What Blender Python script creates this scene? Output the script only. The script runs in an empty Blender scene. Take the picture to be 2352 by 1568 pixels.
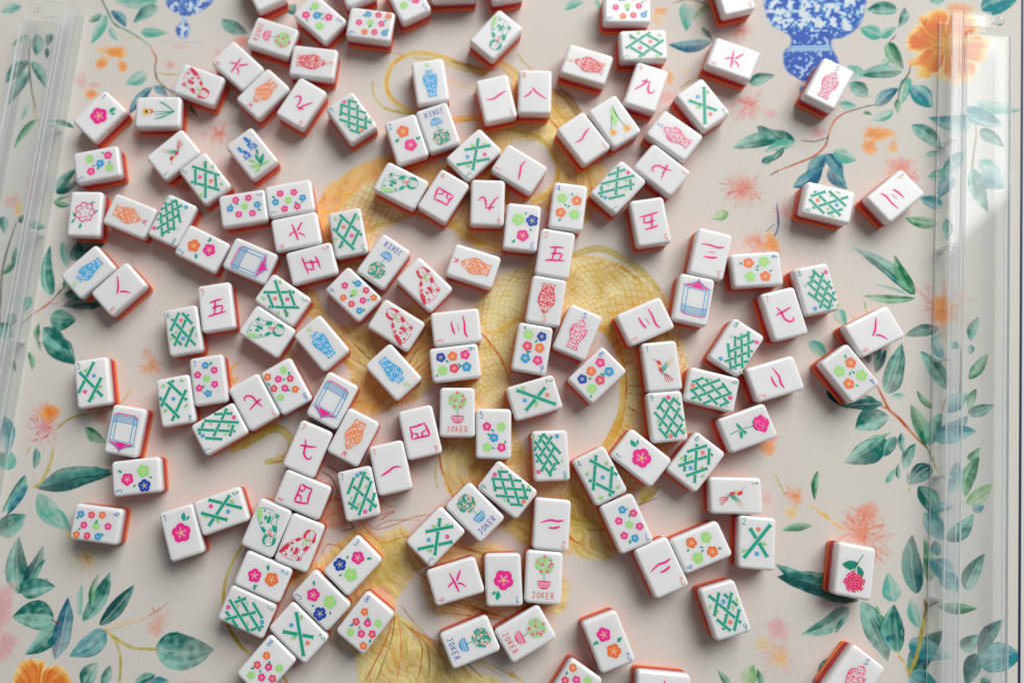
import bpy, math, random
import numpy as np
from mathutils import Matrix, Vector
MM = 0.001
R = math.radians
scene = bpy.context.scene

# ------------------------------------------------------------------ camera
CAM_H = 510.6          # mm above the mat
AX, AY = 0.1551, 0.0449
cam_data = bpy.data.cameras.new("camera")
cam = bpy.data.objects.new("camera", cam_data)
scene.collection.objects.link(cam)
cam_data.sensor_width = 36.0
cam_data.lens = 36.0 * 1821.6 / 2352.0
cam_data.shift_x = (1176.0 - 927.25) / 2352.0
cam_data.clip_start = 0.01
cam_data.clip_end = 20.0
cam.matrix_world = Matrix.Translation((0, 0, CAM_H * MM)) @ Matrix.Rotation(AX, 4, 'X') @ Matrix.Rotation(AY, 4, 'Y')
cam_data.dof.use_dof = True
cam_data.dof.focus_distance = 0.486
cam_data.dof.aperture_fstop = 2.7
scene.camera = cam
scene.render.resolution_x, scene.render.resolution_y = 1024, 682

# ------------------------------------------------------------------ light (a room lit by one broad window behind the table's far side)
world = bpy.data.worlds.new("World")
scene.world = world
world.use_nodes = True
world.node_tree.nodes["Background"].inputs[0].default_value = (0.93, 0.96, 1.0, 1)
world.node_tree.nodes["Background"].inputs[1].default_value = 0.14
def area(name, loc, target, sx, sy, power, col):
    d = bpy.data.lights.new(name, 'AREA'); d.shape = 'RECTANGLE'; d.size = sx; d.size_y = sy
    d.energy = power; d.color = col
    o = bpy.data.objects.new(name, d); scene.collection.objects.link(o)
    o.location = loc
    o.rotation_euler = (Vector(target) - Vector(loc)).to_track_quat('-Z', 'Y').to_euler()
    return o
area("window_light", (1.57, 2.42, 2.38), (0.05, 0.06, 0), 2.9, 2.4, 172.0, (1.0, 0.99, 0.98))
scene.view_settings.view_transform = 'Standard'
scene.view_settings.look = 'None'
scene.view_settings.exposure = 0.0
scene.view_settings.gamma = 1.0
scene.render.engine = 'CYCLES'
scene.cycles.use_denoising = True
scene.cycles.max_bounces = 12
scene.cycles.transmission_bounces = 12
scene.cycles.transparent_max_bounces = 48
scene.cycles.caustics_refractive = True
scene.cycles.sample_clamp_indirect = 0.0

# ------------------------------------------------------------------ materials
def lin(c):
    return tuple((v / 12.92 if v <= 0.04045 else ((v + 0.055) / 1.055) ** 2.4) for v in (x / 255.0 for x in c))
def mat(name, rgb, rough=0.4, **kw):
    m = bpy.data.materials.new(name); m.use_nodes = True
    b = m.node_tree.nodes["Principled BSDF"]
    b.inputs["Base Color"].default_value = (*rgb, 1)
    b.inputs["Roughness"].default_value = rough
    for k, v in kw.items():
        b.inputs[k].default_value = v
    return m
def add_noise(m, scale, amount, bump=0.0, rough_var=0.0):
    nt = m.node_tree; b = nt.nodes["Principled BSDF"]
    tc = nt.nodes.new("ShaderNodeTexCoord"); n = nt.nodes.new("ShaderNodeTexNoise")
    n.inputs["Scale"].default_value = scale; n.inputs["Detail"].default_value = 4
    nt.links.new(tc.outputs["Object"], n.inputs["Vector"])
    if amount:
        col = b.inputs["Base Color"].default_value[:]
        mx = nt.nodes.new("ShaderNodeMix"); mx.data_type = 'RGBA'
        mx.inputs[6].default_value = tuple(max(0, c * (1 - amount)) for c in col[:3]) + (1,)
        mx.inputs[7].default_value = tuple(min(1, c * (1 + amount)) for c in col[:3]) + (1,)
        nt.links.new(n.outputs["Fac"], mx.inputs[0]); nt.links.new(mx.outputs[2], b.inputs["Base Color"])
    if bump:
        bp = nt.nodes.new("ShaderNodeBump"); bp.inputs["Strength"].default_value = bump; bp.inputs["Distance"].default_value = 0.0002
        nt.links.new(n.outputs["Fac"], bp.inputs["Height"]); nt.links.new(bp.outputs["Normal"], b.inputs["Normal"])
    if rough_var:
        r0 = b.inputs["Roughness"].default_value
        mr = nt.nodes.new("ShaderNodeMapRange"); mr.inputs[3].default_value = r0 - rough_var; mr.inputs[4].default_value = r0 + rough_var
        nt.links.new(n.outputs["Fac"], mr.inputs[0]); nt.links.new(mr.outputs[0], b.inputs["Roughness"])
    return m
M = {}
M['white'] = add_noise(mat("tile_white_resin", (0.87, 0.87, 0.865), 0.24), 55, 0.02, 0.0, 0.06)
M['white'].node_tree.nodes["Principled BSDF"].inputs["Subsurface Weight"].default_value = 0.6
M['white'].node_tree.nodes["Principled BSDF"].inputs["Subsurface Radius"].default_value = (1, 0.8, 0.7)
M['white'].node_tree.nodes["Principled BSDF"].inputs["Subsurface Scale"].default_value = 0.0045
def per_object(m, amt):
    nt = m.node_tree; b = nt.nodes["Principled BSDF"]; src = b.inputs["Base Color"].links[0].from_socket
    oi = nt.nodes.new("ShaderNodeObjectInfo"); mr = nt.nodes.new("ShaderNodeMapRange"); mr.inputs[3].default_value = 1 - amt; mr.inputs[4].default_value = 1 + amt * .4
    vm = nt.nodes.new("ShaderNodeVectorMath"); vm.operation = 'SCALE'
    nt.links.new(oi.outputs["Random"], mr.inputs[0]); nt.links.new(src, vm.inputs[0]); nt.links.new(mr.outputs[0], vm.inputs["Scale"]); nt.links.new(vm.outputs[0], b.inputs["Base Color"])
per_object(M['white'], 0.07)
M['crimson'] = add_noise(mat("tile_crimson_resin", (0.56, 0.008, 0.024), 0.28), 120, 0.06)
M['orange'] = add_noise(mat("tile_orange_resin", (0.92, 0.19, 0.016), 0.28), 120, 0.06)
for k in ('orange', 'crimson'):
    bs = M[k].node_tree.nodes["Principled BSDF"]
    bs.inputs["Subsurface Weight"].default_value = 0.35 if k == 'orange' else 0.12
    bs.inputs["Subsurface Radius"].default_value = (1.0, 0.35, 0.2)
    bs.inputs["Subsurface Scale"].default_value = 0.0025
PAINT = dict(pink=(228, 38, 135), orange=(240, 112, 50), green=(152, 214, 118), lblue=(22, 150, 205), navy=(16, 62, 160),
             rose=(222, 62, 100), red=(208, 52, 78), yellow=(236, 205, 100), teal=(14, 156, 128), dteal=(8, 128, 104), leaf=(150, 200, 120),
             num_r=(225, 110, 105), num_b=(25, 120, 190), num_t=(30, 150, 140), num_g=(150, 215, 110), wpaint=(236, 236, 236),
             vorange=(240, 135, 80), vred=(214, 68, 76), vpink=(228, 70, 125), sky=(60, 165, 215), pgreen=(160, 212, 130), gold=(222, 180, 90),
             peach=(244, 170, 145), pot=(226, 60, 120), text_r=(222, 80, 85), text_b=(50, 90, 185), lilac=(60, 90, 200), ppink=(240, 120, 160))
for k, c in PAINT.items():
    M[k] = add_noise(mat("paint_" + k, tuple(min(.95, v * 1.2) for v in lin(c)), 0.42), 900, 0.07)

# ------------------------------------------------------------------ mesh helpers
def new_mesh(name, verts, faces, mats, midx=None, smooth=None):
    me = bpy.data.meshes.new(name)
    me.from_pydata([(x * MM, y * MM, z * MM) for x, y, z in verts], [], faces)
    for m in mats: me.materials.append(m)
    if midx: me.polygons.foreach_set("material_index", midx)
    if smooth: me.polygons.foreach_set("use_smooth", smooth)
    me.update()
    return me
def obj(name, me, parent=None):
    o = bpy.data.objects.new(name, me); scene.collection.objects.link(o)
    if parent: o.parent = parent
    return o
def tag(o, label=None, cat=None, group=None, kind=None):
    if label: o["label"] = label
    if cat: o["category"] = cat
    if group: o["group"] = group
    if kind: o["kind"] = kind
    return o

# ------------------------------------------------------------------ the printed mat: a watercolour painted in the mat's own millimetres
MATBOX = (-327.0, 406.0, -148.0, 340.0, 0.55)
EDGE = (389.54, 282.78, 0.11406)
PRINT = [
('region',([(29.7,235.0),(50.8,261.8),(63.6,262.8),(77.2,254.0),(86.3,251.4),(96.2,236.5),(104.6,212.2),(110.9,195.4),(103.3,169.5),(95.2,156.7),(75.3,165.0),(59.7,174.6),(42.7,170.0),(35.0,181.9),(23.9,222.8)],'gold',0.85,'streak',0,3,(40.9,205.7),[(58.2,217.6),(71.8,212.6),(78.2,195.7),(73.4,183.9),(59.8,178.1),(49.6,174.6),(45.3,193.7),(46.7,212.9)],13,4.4)),
('stroke',([(37.1,275.7),(46.3,269.3),(55.4,260.5),(67.9,249.2),(81.3,233.1),(92.2,214.8)],6.57,'gold',0.85,0,26,0.8,0.6)),
('stroke',([(77.2,254.0),(86.2,245.2),(93.9,232.9),(99.2,221.9)],2.85,'sepia',0.55,1,39,1.2,0.0)),
('stroke',([(81.8,253.9),(90.8,245.2),(95.1,235.3)],2.41,'brown',0.6,1,52,1.2,0.0)),
('stroke',([(67.7,238.1),(81.1,222.1),(90.7,198.0),(90.0,172.0)],0.99,'rust',0.75,1,65,0.5,0.0)),
('stroke',([(70.0,236.3),(83.3,219.4),(92.4,195.6),(90.9,171.9)],0.99,'yellow',0.75,1,78,0.5,0.0)),
('stroke',([(72.2,234.4),(85.5,216.8),(94.1,193.2),(91.8,171.9)],0.99,'olive',0.75,1,91,0.5,0.0)),
('stroke',([(74.5,232.5),(87.7,214.1),(95.9,190.8),(92.7,171.9)],0.99,'rust',0.75,1,104,0.5,0.0)),
('stroke',([(76.7,230.7),(89.9,211.4),(97.6,188.4),(93.6,171.9)],0.99,'yellow',0.75,1,117,0.5,0.0)),
('stroke',([(78.9,228.8),(92.1,208.7),(99.3,186.0),(94.5,171.9)],0.99,'olive',0.75,1,130,0.5,0.0)),
('stroke',([(81.2,227.0),(94.3,206.1),(101.1,183.6),(95.4,171.9)],0.99,'rust',0.75,1,143,0.5,0.0)),
('stroke',([(83.4,225.1),(96.5,203.4),(102.8,181.3),(96.2,171.9)],0.99,'yellow',0.75,1,156,0.5,0.0)),
('stroke',([(85.6,223.3),(98.6,200.8),(104.5,178.9),(97.1,171.9)],0.99,'olive',0.75,1,169,0.5,0.0)),
('stroke',([(60.5,222.4),(74.0,211.4),(79.3,195.7),(74.5,181.5),(61.9,173.4)],3.28,'gold',0.9,1,182,0.6,0.5)),
('region',([(-83.3,149.7),(-83.2,169.8),(-74.9,185.2),(-57.9,198.3),(-38.3,206.6),(-24.5,206.4),(-29.0,194.4),(-49.6,187.4),(-64.3,174.4),(-72.1,159.0),(-74.1,147.3)],'amber',0.92,'streak',0.9,2,None,None,195,4.4)),
('stroke',([(-74.9,182.8),(-59.8,179.1)],0.99,'yellow',0.9,1,208,0.45,0.0)),
('stroke',([(-81.5,168.6),(-66.5,167.3)],0.99,'yellow',0.9,1,221,0.45,0.0)),
('stroke',([(-83.5,157.9),(-72.0,156.7)],0.99,'yellow',0.9,1,234,0.45,0.0)),
('stroke',([(-59.0,195.9),(-48.5,188.6)],0.99,'yellow',0.9,1,247,0.45,0.0)),
('stroke',([(-73.0,147.3),(-71.0,161.4),(-63.2,174.4),(-48.5,187.4),(-29.0,194.4)],1.31,'yellow',0.9,1,260,0.45,0.0)),
('region',([(-72.1,157.8),(-63.2,174.4),(-48.5,187.4),(-27.9,199.2),(0.9,201.3),(35.1,193.8),(46.3,181.8),(42.7,168.8),(23.4,156.0),(4.2,158.5),(-17.3,165.7),(-33.2,157.6),(-44.4,144.7),(-53.3,130.8),(-71.4,126.2),(-89.5,124.0),(-78.6,142.6)],'scales',0.9,'scale',0.4,3,None,None,273,5.5)),
('region',([(-38.3,204.2),(0.9,202.5),(37.3,191.4),(44.0,181.8),(23.6,182.0),(-10.6,190.6),(-33.6,195.7)],'amber',0.5,'streak',0.2,4,None,None,286,4.4)),
('region',([(-29.0,199.2),(0.9,198.9),(23.7,187.9),(19.0,174.9),(-10.5,175.1),(-38.0,178.9)],'brown',0.35,'wash',0.0,6,None,None,299,4.4)),
('stroke',([(-52.5,149.5),(-42.3,157.6),(-31.0,161.1),(-17.3,165.7)],3.28,'olive',0.7,1,312,0.9,0.5)),
('stroke',([(5.4,159.7),(15.5,151.4),(25.6,140.9)],0.99,'gold',0.85,1,325,0.45,0.0)),
('stroke',([(6.3,159.2),(17.3,150.7),(27.6,140.6)],0.99,'olive',0.85,1,338,0.45,0.0)),
('stroke',([(7.2,158.7),(19.1,150.0),(29.6,140.4)],0.99,'yellow',0.85,1,351,0.45,0.0)),
('stroke',([(8.1,158.2),(20.9,149.3),(31.6,140.1)],0.99,'gold',0.85,1,364,0.45,0.0)),
('stroke',([(9.0,157.8),(22.7,148.6),(33.6,139.9)],0.99,'olive',0.85,1,377,0.45,0.0)),
('stroke',([(9.9,157.3),(24.5,147.8),(35.6,139.7)],0.99,'yellow',0.85,1,390,0.45,0.0)),
('stroke',([(10.8,156.8),(26.3,147.1),(37.7,139.4)],0.99,'gold',0.85,1,403,0.45,0.0)),
('stroke',([(11.7,156.3),(28.1,146.4),(39.7,139.2)],0.99,'olive',0.85,1,416,0.45,0.0)),
('stroke',([(12.6,155.9),(29.9,145.7),(41.7,138.9)],0.99,'yellow',0.85,1,429,0.45,0.0)),
('stroke',([(13.5,155.4),(31.7,145.0),(43.7,138.7)],0.99,'gold',0.85,1,442,0.45,0.0)),
('region',([(4.2,159.7),(23.5,161.9),(44.9,165.3),(43.5,139.6),(34.5,140.8),(15.5,147.9)],'gold',0.75,'streak',-0.6,3,None,None,455,4.4)),
('stroke',([(31.2,266.5),(12.6,273.6),(-1.5,279.2),(-13.2,281.3),(-23.8,279.5),(-32.0,273.1),(-36.0,263.2),(-35.3,253.2),(-29.4,245.0),(-17.7,236.8)],4.16,'gold',0.95,0,468,0.6,0.6)),
('stroke',([(-23.8,279.5),(-32.0,273.1),(-36.0,263.2),(-35.1,253.2),(-29.4,245.0)],1.53,'amber',0.7,1,481,0.6,0.0)),
('stroke',([(31.1,264.0),(14.9,269.2),(-1.5,275.1),(-17.9,277.9)],2.41,'olive',0.75,1,494,0.6,0.5)),
('stroke',([(39.3,268.2),(26.5,269.7),(7.9,275.0)],2.85,'brown',0.45,1,507,1.2,0.0)),
('stroke',([(-45.9,260.2),(-44.9,250.8),(-38.1,241.8),(-27.0,238.2),(-17.7,236.2)],1.86,'olive',0.9,1,520,0.45,0.0)),
('stroke',([(-37.4,283.6),(-23.8,279.5)],0.88,'olive',0.7,1,533,0.45,0.0)),
('stroke',([(5.0,260.7),(24.1,254.1)],1.2,'yellow',0.9,1,546,0.45,0.0)),
('stroke',([(54.6,279.2),(57.9,272.9),(63.6,267.8)],1.09,'olive',0.8,1,559,0.45,0.0)),
('stroke',([(7.8,232.2),(19.4,233.6),(33.2,234.0)],4.38,'amber',0.9,0,572,0.6,0.5)),
('stroke',([(9.0,230.4),(19.3,231.4),(33.2,231.3)],1.53,'gold',0.9,1,585,0.45,0.0)),
('stroke',([(33.1,226.4),(50.3,224.3),(65.1,219.9),(74.0,212.6)],2.85,'olive',0.8,1,598,0.8,0.5)),
('region',([(11.8,60.9),(18.6,94.4),(32.1,117.1),(48.9,127.4),(74.7,137.6),(96.8,137.5),(123.1,130.5),(142.3,116.8),(152.4,98.7),(157.8,76.5),(158.8,52.4),(154.5,28.7),(142.9,7.3),(126.4,-10.8),(101.7,-24.6),(77.3,-31.0),(52.0,-27.1),(30.8,-17.8),(17.0,-2.1),(9.5,23.7)],'scales',0.9,'scale',0,3,(81.3,45.7),[(45.6,52.1),(48.1,69.8),(55.9,80.9),(73.6,87.6),(97.7,89.9),(110.5,82.1),(117.0,65.5),(117.3,45.8),(114.1,28.5),(103.9,12.4),(86.6,3.7),(67.4,3.6),(53.7,13.1),(47.5,29.3)],611,5.0)),
('region',([(22.8,60.9),(27.4,89.9),(38.7,110.3),(58.8,123.9),(85.6,130.7),(112.0,127.1),(133.5,116.8),(146.0,101.0),(152.4,76.5),(152.4,52.4),(148.1,28.6),(135.6,7.2),(118.1,-7.7),(94.5,-18.4),(71.2,-21.7),(48.9,-17.7),(30.9,-6.2),(21.4,15.1),(19.4,38.9)],'olive',0.25,'streak',0,4,(81.3,45.7),[(45.6,52.1),(48.1,69.8),(55.9,80.9),(73.6,87.6),(97.7,89.9),(110.5,82.1),(117.0,65.5),(117.3,45.8),(114.1,28.5),(103.9,12.4),(86.6,3.7),(67.4,3.6),(53.7,13.1),(47.5,29.3)],624,4.4)),
('stroke',([(106.3,88.7),(113.6,78.7),(116.9,63.3),(116.8,45.8),(114.1,29.5),(105.0,13.4),(95.2,7.0)],5.04,'gold',0.95,0,637,0.6,0.5)),
('stroke',([(113.8,83.2),(119.0,61.1),(118.9,43.6),(115.0,26.3)],1.09,'rust',0.8,1,650,0.45,0.0)),
('stroke',([(132.9,101.0),(144.3,87.6),(148.7,65.5)],3.28,'olive',0.8,1,663,1,0.5)),
('stroke',([(107.6,78.9),(113.2,86.2)],1.2,'yellow',0.75,1,676,0.45,0.0)),
('stroke',([(110.6,75.8),(116.9,82.1)],1.2,'rust',0.75,1,689,0.45,0.0)),
('stroke',([(113.2,72.3),(120.1,77.7)],1.2,'gold',0.75,1,702,0.45,0.0)),
('stroke',([(115.5,68.5),(122.9,72.8)],1.2,'yellow',0.75,1,715,0.45,0.0)),
('stroke',([(117.4,64.5),(125.1,67.7)],1.2,'rust',0.75,1,728,0.45,0.0)),
('stroke',([(118.8,60.2),(126.8,62.3)],1.2,'gold',0.75,1,741,0.45,0.0)),
('stroke',([(119.9,55.8),(128.0,56.7)],1.2,'yellow',0.75,1,754,0.45,0.0)),
('stroke',([(120.4,51.2),(128.6,51.0)],1.2,'rust',0.75,1,767,0.45,0.0)),
('stroke',([(120.6,46.6),(128.6,45.3)],1.2,'gold',0.75,1,780,0.45,0.0)),
('stroke',([(120.3,42.0),(128.0,39.6)],1.2,'yellow',0.75,1,793,0.45,0.0)),
('stroke',([(119.5,37.5),(126.9,34.0)],1.2,'rust',0.75,1,806,0.45,0.0)),
('stroke',([(118.3,33.1),(125.2,28.5)],1.2,'gold',0.75,1,819,0.45,0.0)),
('stroke',([(116.7,28.8),(123.1,23.3)],1.2,'yellow',0.75,1,832,0.45,0.0)),
('stroke',([(114.7,24.8),(120.4,18.3)],1.2,'rust',0.75,1,845,0.45,0.0)),
('stroke',([(112.4,21.0),(117.2,13.7)],1.2,'gold',0.75,1,858,0.45,0.0)),
('stroke',([(109.7,17.5),(113.7,9.5)],1.2,'yellow',0.75,1,871,0.45,0.0)),
('stroke',([(26.3,86.6),(32.8,78.7),(40.4,67.6),(45.6,52.1)],1.53,'rust',0.85,1,884,0.45,0.0)),
('stroke',([(29.6,86.6),(36.2,86.6),(48.4,94.4)],1.75,'yellow',0.8,1,897,0.45,0.0)),
('stroke',([(34.0,83.2),(40.6,87.7),(53.9,95.5),(65.0,97.8)],2.85,'gold',0.85,1,910,0.6,0.5)),
('stroke',([(90.2,136.4),(106.7,134.0),(122.9,125.9),(135.6,113.4),(143.7,98.8)],1.75,'gold',0.9,1,923,0.45,0.0)),
('stroke',([(84.6,135.9),(103.6,141.6),(118.9,135.8),(131.7,126.6),(142.2,114.0)],4.82,'olive',0.75,1,936,1.2,0.4)),
('stroke',([(-0.3,9.6),(1.3,-1.1),(5.1,-11.7),(9.9,-22.2)],1.53,'rust',0.9,1,949,0.45,0.0)),
('stroke',([(-1.4,6.4),(-2.4,-6.5),(-0.8,-13.9)],1.75,'olive',0.6,1,962,1,0.0)),
('stroke',([(10.0,20.4),(8.9,4.3),(12.6,-8.5),(20.1,-16.9)],0.99,'yellow',0.9,1,975,0.45,0.0)),
('region',([(0.8,17.1),(22.5,23.7),(27.8,2.3),(30.8,-16.8),(17.9,-21.1),(8.3,-19.1),(1.9,-3.2)],'gold',0.8,'streak',1.4,3,None,None,988,4.4)),
('region',([(-94.0,122.2),(-80.1,110.6),(-70.7,93.4),(-48.2,90.0),(-28.2,101.3),(-5.9,103.6),(5.3,87.7),(25.1,76.5),(22.7,52.1),(0.8,52.0),(-14.5,43.2),(-36.4,34.3),(-54.0,31.0),(-58.9,60.8),(-70.3,76.5),(-85.4,95.7),(-98.3,110.6)],'gold',0.9,'streak',0,3,(-21.2,52.0),None,1001,4.4)),
('region',([(-50.8,38.7),(-52.1,51.9),(-41.1,60.8),(-27.8,56.4),(-36.5,40.9),(-45.2,34.3)],'amber',0.6,'streak',0,3,(-49.6,34.3),None,1014,4.4)),
('region',([(-57.3,98.0),(-39.4,101.3),(-32.5,87.7),(-45.8,76.5),(-57.1,86.6)],'brown',0.4,'wash',0.0,6,None,None,1027,4.4)),
('stroke',([(-30.1,53.3),(-16.6,56.9),(-3.9,65.0)],0.99,'yellow',0.7,1,1040,0.45,0.0)),
('stroke',([(-30.4,54.2),(-17.8,59.2),(-6.6,68.9)],0.99,'rust',0.7,1,1053,0.45,0.0)),
('stroke',([(-30.8,55.1),(-19.4,61.4),(-10.1,72.4)],0.99,'olive',0.7,1,1066,0.45,0.0)),
('stroke',([(-31.4,56.0),(-21.3,63.3),(-14.1,75.5)],0.99,'brown',0.7,1,1079,0.45,0.0)),
('stroke',([(-32.0,56.7),(-23.7,65.0),(-18.6,78.1)],0.99,'yellow',0.7,1,1092,0.45,0.0)),
('stroke',([(-32.8,57.4),(-26.3,66.4),(-23.6,80.0)],0.99,'rust',0.7,1,1105,0.45,0.0)),
('stroke',([(-33.7,57.9),(-29.1,67.5),(-28.9,81.3)],0.99,'olive',0.7,1,1118,0.45,0.0)),
('stroke',([(-34.6,58.3),(-32.2,68.2),(-34.3,82.0)],0.99,'brown',0.7,1,1131,0.45,0.0)),
('stroke',([(-35.5,58.5),(-35.3,68.6),(-39.8,82.0)],0.99,'yellow',0.7,1,1144,0.45,0.0)),
('stroke',([(-36.5,58.6),(-38.5,68.6),(-45.3,81.3)],0.99,'rust',0.7,1,1157,0.45,0.0)),
('stroke',([(-37.5,58.5),(-41.6,68.2),(-50.5,79.9)],0.99,'olive',0.7,1,1170,0.45,0.0)),
('stroke',([(-38.5,58.3),(-44.6,67.4),(-55.5,77.9)],0.99,'brown',0.7,1,1183,0.45,0.0)),
('stroke',([(-39.4,58.0),(-47.4,66.3),(-60.0,75.3)],0.99,'yellow',0.7,1,1196,0.45,0.0)),
('stroke',([(-40.3,57.5),(-50.0,64.9),(-63.9,72.2)],0.99,'rust',0.7,1,1209,0.45,0.0)),
('stroke',([(-8.1,101.3),(0.8,94.5),(7.5,88.8)],3.28,'gold',0.9,1,1222,0.8,0.5)),
('stroke',([(-14.7,78.7),(-3.6,76.5),(7.5,79.8),(16.3,76.5)],1.09,'yellow',0.8,1,1235,0.45,0.0)),
('blob',(-94.8,69.7,6.6,5.5,'olive',0.7,1248,0.6)),
('stroke',([(-133.0,9.7),(-124.3,14.6),(-113.5,20.7),(-105.8,24.0)],7.66,'olive',0.9,1,1261,0.8,0.5)),
('stroke',([(-118.9,18.5),(-104.7,22.9),(-96.8,17.5),(-94.4,11.0),(-99.7,3.9),(-110.6,1.7)],5.69,'olive',0.85,1,1274,0.8,0.5)),
('stroke',([(-104.2,6.6),(-98.5,2.9),(-108.4,1.6)],1.09,'rust',0.6,1,1287,0.45,0.0)),
('region',([(-138.4,31.5),(-118.4,34.9),(-109.2,25.1),(-124.3,13.0),(-134.1,8.6)],'gold',0.7,'streak',0.4,3,None,None,1300,4.4)),
('region',([(-75.1,-59.9),(-65.7,-49.4),(-55.1,-40.9),(-48.7,-34.5),(-37.8,-42.8),(-23.9,-37.4),(-14.3,-42.5),(4.9,-34.0),(15.5,-46.4),(0.7,-56.9),(-12.1,-64.2),(-20.5,-73.6),(-27.8,-87.9),(-14.0,-98.8),(0.6,-110.6),(21.4,-123.2),(41.9,-131.6),(20.3,-136.9),(-26.3,-137.8),(-45.1,-136.2),(-52.7,-116.5),(-59.3,-103.6),(-62.7,-88.4),(-52.4,-74.0),(-63.2,-65.9),(-84.4,-73.4),(-96.1,-76.6),(-91.1,-66.3)],'gold',0.9,'streak',-0.9,3,None,None,1313,4.4)),
('region',([(-54.0,-43.0),(-32.5,-42.7),(-16.4,-48.8),(-24.8,-65.4),(-37.5,-72.8),(-50.4,-61.6)],'olive',0.5,'wash',0.0,5,None,None,1326,4.4)),
('region',([(-41.7,-75.9),(-33.2,-73.8),(-30.0,-81.9),(-35.2,-89.1),(-42.7,-84.1)],'pink',0.6,'wash',0.0,3,None,None,1339,4.4)),
('region',([(9.2,-48.5),(31.4,-47.2),(55.5,-58.3),(78.3,-68.2),(75.8,-88.4),(46.6,-90.9),(4.8,-91.5),(-7.8,-83.6),(-9.9,-67.3)],'gold',0.75,'streak',-0.25,4,None,None,1352,4.4)),
('region',([(34.7,-33.7),(53.9,-29.3),(85.3,-41.5),(89.2,-51.7),(68.2,-54.0),(45.2,-44.0)],'gold',0.8,'streak',-0.3,4,None,None,1365,4.4)),
('stroke',([(-28.8,-91.0),(-32.9,-106.2),(-45.2,-130.3)],0.88,'rust',0.8,1,1378,0.45,0.0)),
('stroke',([(-27.8,-91.8),(-29.7,-106.7),(-38.7,-130.0)],0.88,'brown',0.8,1,1391,0.45,0.0)),
('stroke',([(-26.7,-92.6),(-26.6,-107.3),(-32.2,-129.6)],0.88,'yellow',0.8,1,1404,0.45,0.0)),
('stroke',([(-25.6,-93.4),(-23.4,-107.8),(-25.8,-129.3)],0.88,'deep',0.8,1,1417,0.45,0.0)),
('stroke',([(-24.6,-94.2),(-20.3,-108.4),(-19.3,-129.0)],0.88,'olive',0.8,1,1430,0.45,0.0)),
('stroke',([(-23.5,-95.0),(-10.9,-108.8),(-12.9,-128.7)],0.88,'rust',0.8,1,1443,0.45,0.0)),
('stroke',([(-22.5,-95.7),(-7.7,-109.4),(-6.4,-128.4)],0.88,'brown',0.8,1,1456,0.45,0.0)),
('stroke',([(-21.4,-96.5),(-4.6,-109.9),(0.0,-128.1)],0.88,'yellow',0.8,1,1469,0.45,0.0)),
('stroke',([(-20.3,-97.3),(-1.4,-110.5),(6.4,-127.8)],0.88,'deep',0.8,1,1482,0.45,0.0)),
('stroke',([(-19.3,-98.1),(1.7,-111.0),(12.9,-127.4)],0.88,'olive',0.8,1,1495,0.45,0.0)),
('stroke',([(-18.2,-98.9),(4.8,-111.5),(19.3,-127.1)],0.88,'rust',0.8,1,1508,0.45,0.0)),
('stroke',([(-17.2,-99.7),(7.9,-112.1),(25.7,-126.8)],0.88,'brown',0.8,1,1521,0.45,0.0)),
('stroke',([(-16.1,-100.5),(11.1,-112.6),(32.1,-126.5)],0.88,'yellow',0.8,1,1534,0.45,0.0)),
('stroke',([(-15.1,-101.3),(14.2,-113.2),(38.5,-126.2)],0.88,'deep',0.8,1,1547,0.45,0.0)),
('stroke',([(-14.0,-102.1),(17.3,-113.7),(44.9,-125.9)],0.88,'olive',0.8,1,1560,0.45,0.0)),
('stroke',([(-14.2,-65.3),(0.6,-75.3),(21.6,-89.2)],0.88,'rust',0.7,1,1573,0.45,0.0)),
('stroke',([(-12.1,-68.4),(4.9,-77.5),(26.8,-90.2)],0.88,'yellow',0.7,1,1586,0.45,0.0)),
('stroke',([(-9.9,-71.4),(9.1,-79.7),(32.0,-91.1)],0.88,'brown',0.7,1,1599,0.45,0.0)),
('stroke',([(-7.8,-74.4),(13.3,-81.9),(37.2,-92.0)],0.88,'rust',0.7,1,1612,0.45,0.0)),
('stroke',([(-5.7,-77.5),(17.5,-84.0),(42.4,-92.9)],0.88,'yellow',0.7,1,1625,0.45,0.0)),
('stroke',([(-3.6,-80.5),(21.6,-86.2),(47.6,-93.9)],0.88,'brown',0.7,1,1638,0.45,0.0)),
('stroke',([(-1.5,-83.5),(25.8,-88.4),(52.8,-94.8)],0.88,'rust',0.7,1,1651,0.45,0.0)),
('stroke',([(0.6,-86.5),(30.0,-90.5),(58.0,-95.7)],0.88,'yellow',0.7,1,1664,0.45,0.0)),
('stroke',([(2.7,-89.5),(34.1,-92.7),(63.1,-96.6)],0.88,'brown',0.7,1,1677,0.45,0.0)),
('stroke',([(4.9,-47.5),(20.8,-52.5),(42.9,-58.4)],0.77,'rust',0.7,1,1690,0.45,0.0)),
('stroke',([(7.7,-48.3),(24.0,-53.3),(45.6,-60.7)],0.77,'brown',0.7,1,1703,0.45,0.0)),
('stroke',([(10.4,-49.1),(27.1,-54.1),(48.3,-62.9)],0.77,'olive',0.7,1,1716,0.45,0.0)),
('stroke',([(13.2,-49.9),(30.3,-54.9),(51.0,-65.1)],0.77,'yellow',0.7,1,1729,0.45,0.0)),
('stroke',([(15.9,-50.7),(33.5,-55.7),(53.7,-67.3)],0.77,'rust',0.7,1,1742,0.45,0.0)),
('stroke',([(18.7,-51.5),(36.6,-56.5),(56.4,-69.5)],0.77,'brown',0.7,1,1755,0.45,0.0)),
('stroke',([(21.4,-52.3),(39.8,-57.2),(59.0,-71.7)],0.77,'olive',0.7,1,1768,0.45,0.0)),
('stroke',([(24.2,-53.1),(42.9,-58.0),(61.7,-73.9)],0.77,'yellow',0.7,1,1781,0.45,0.0)),
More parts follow.
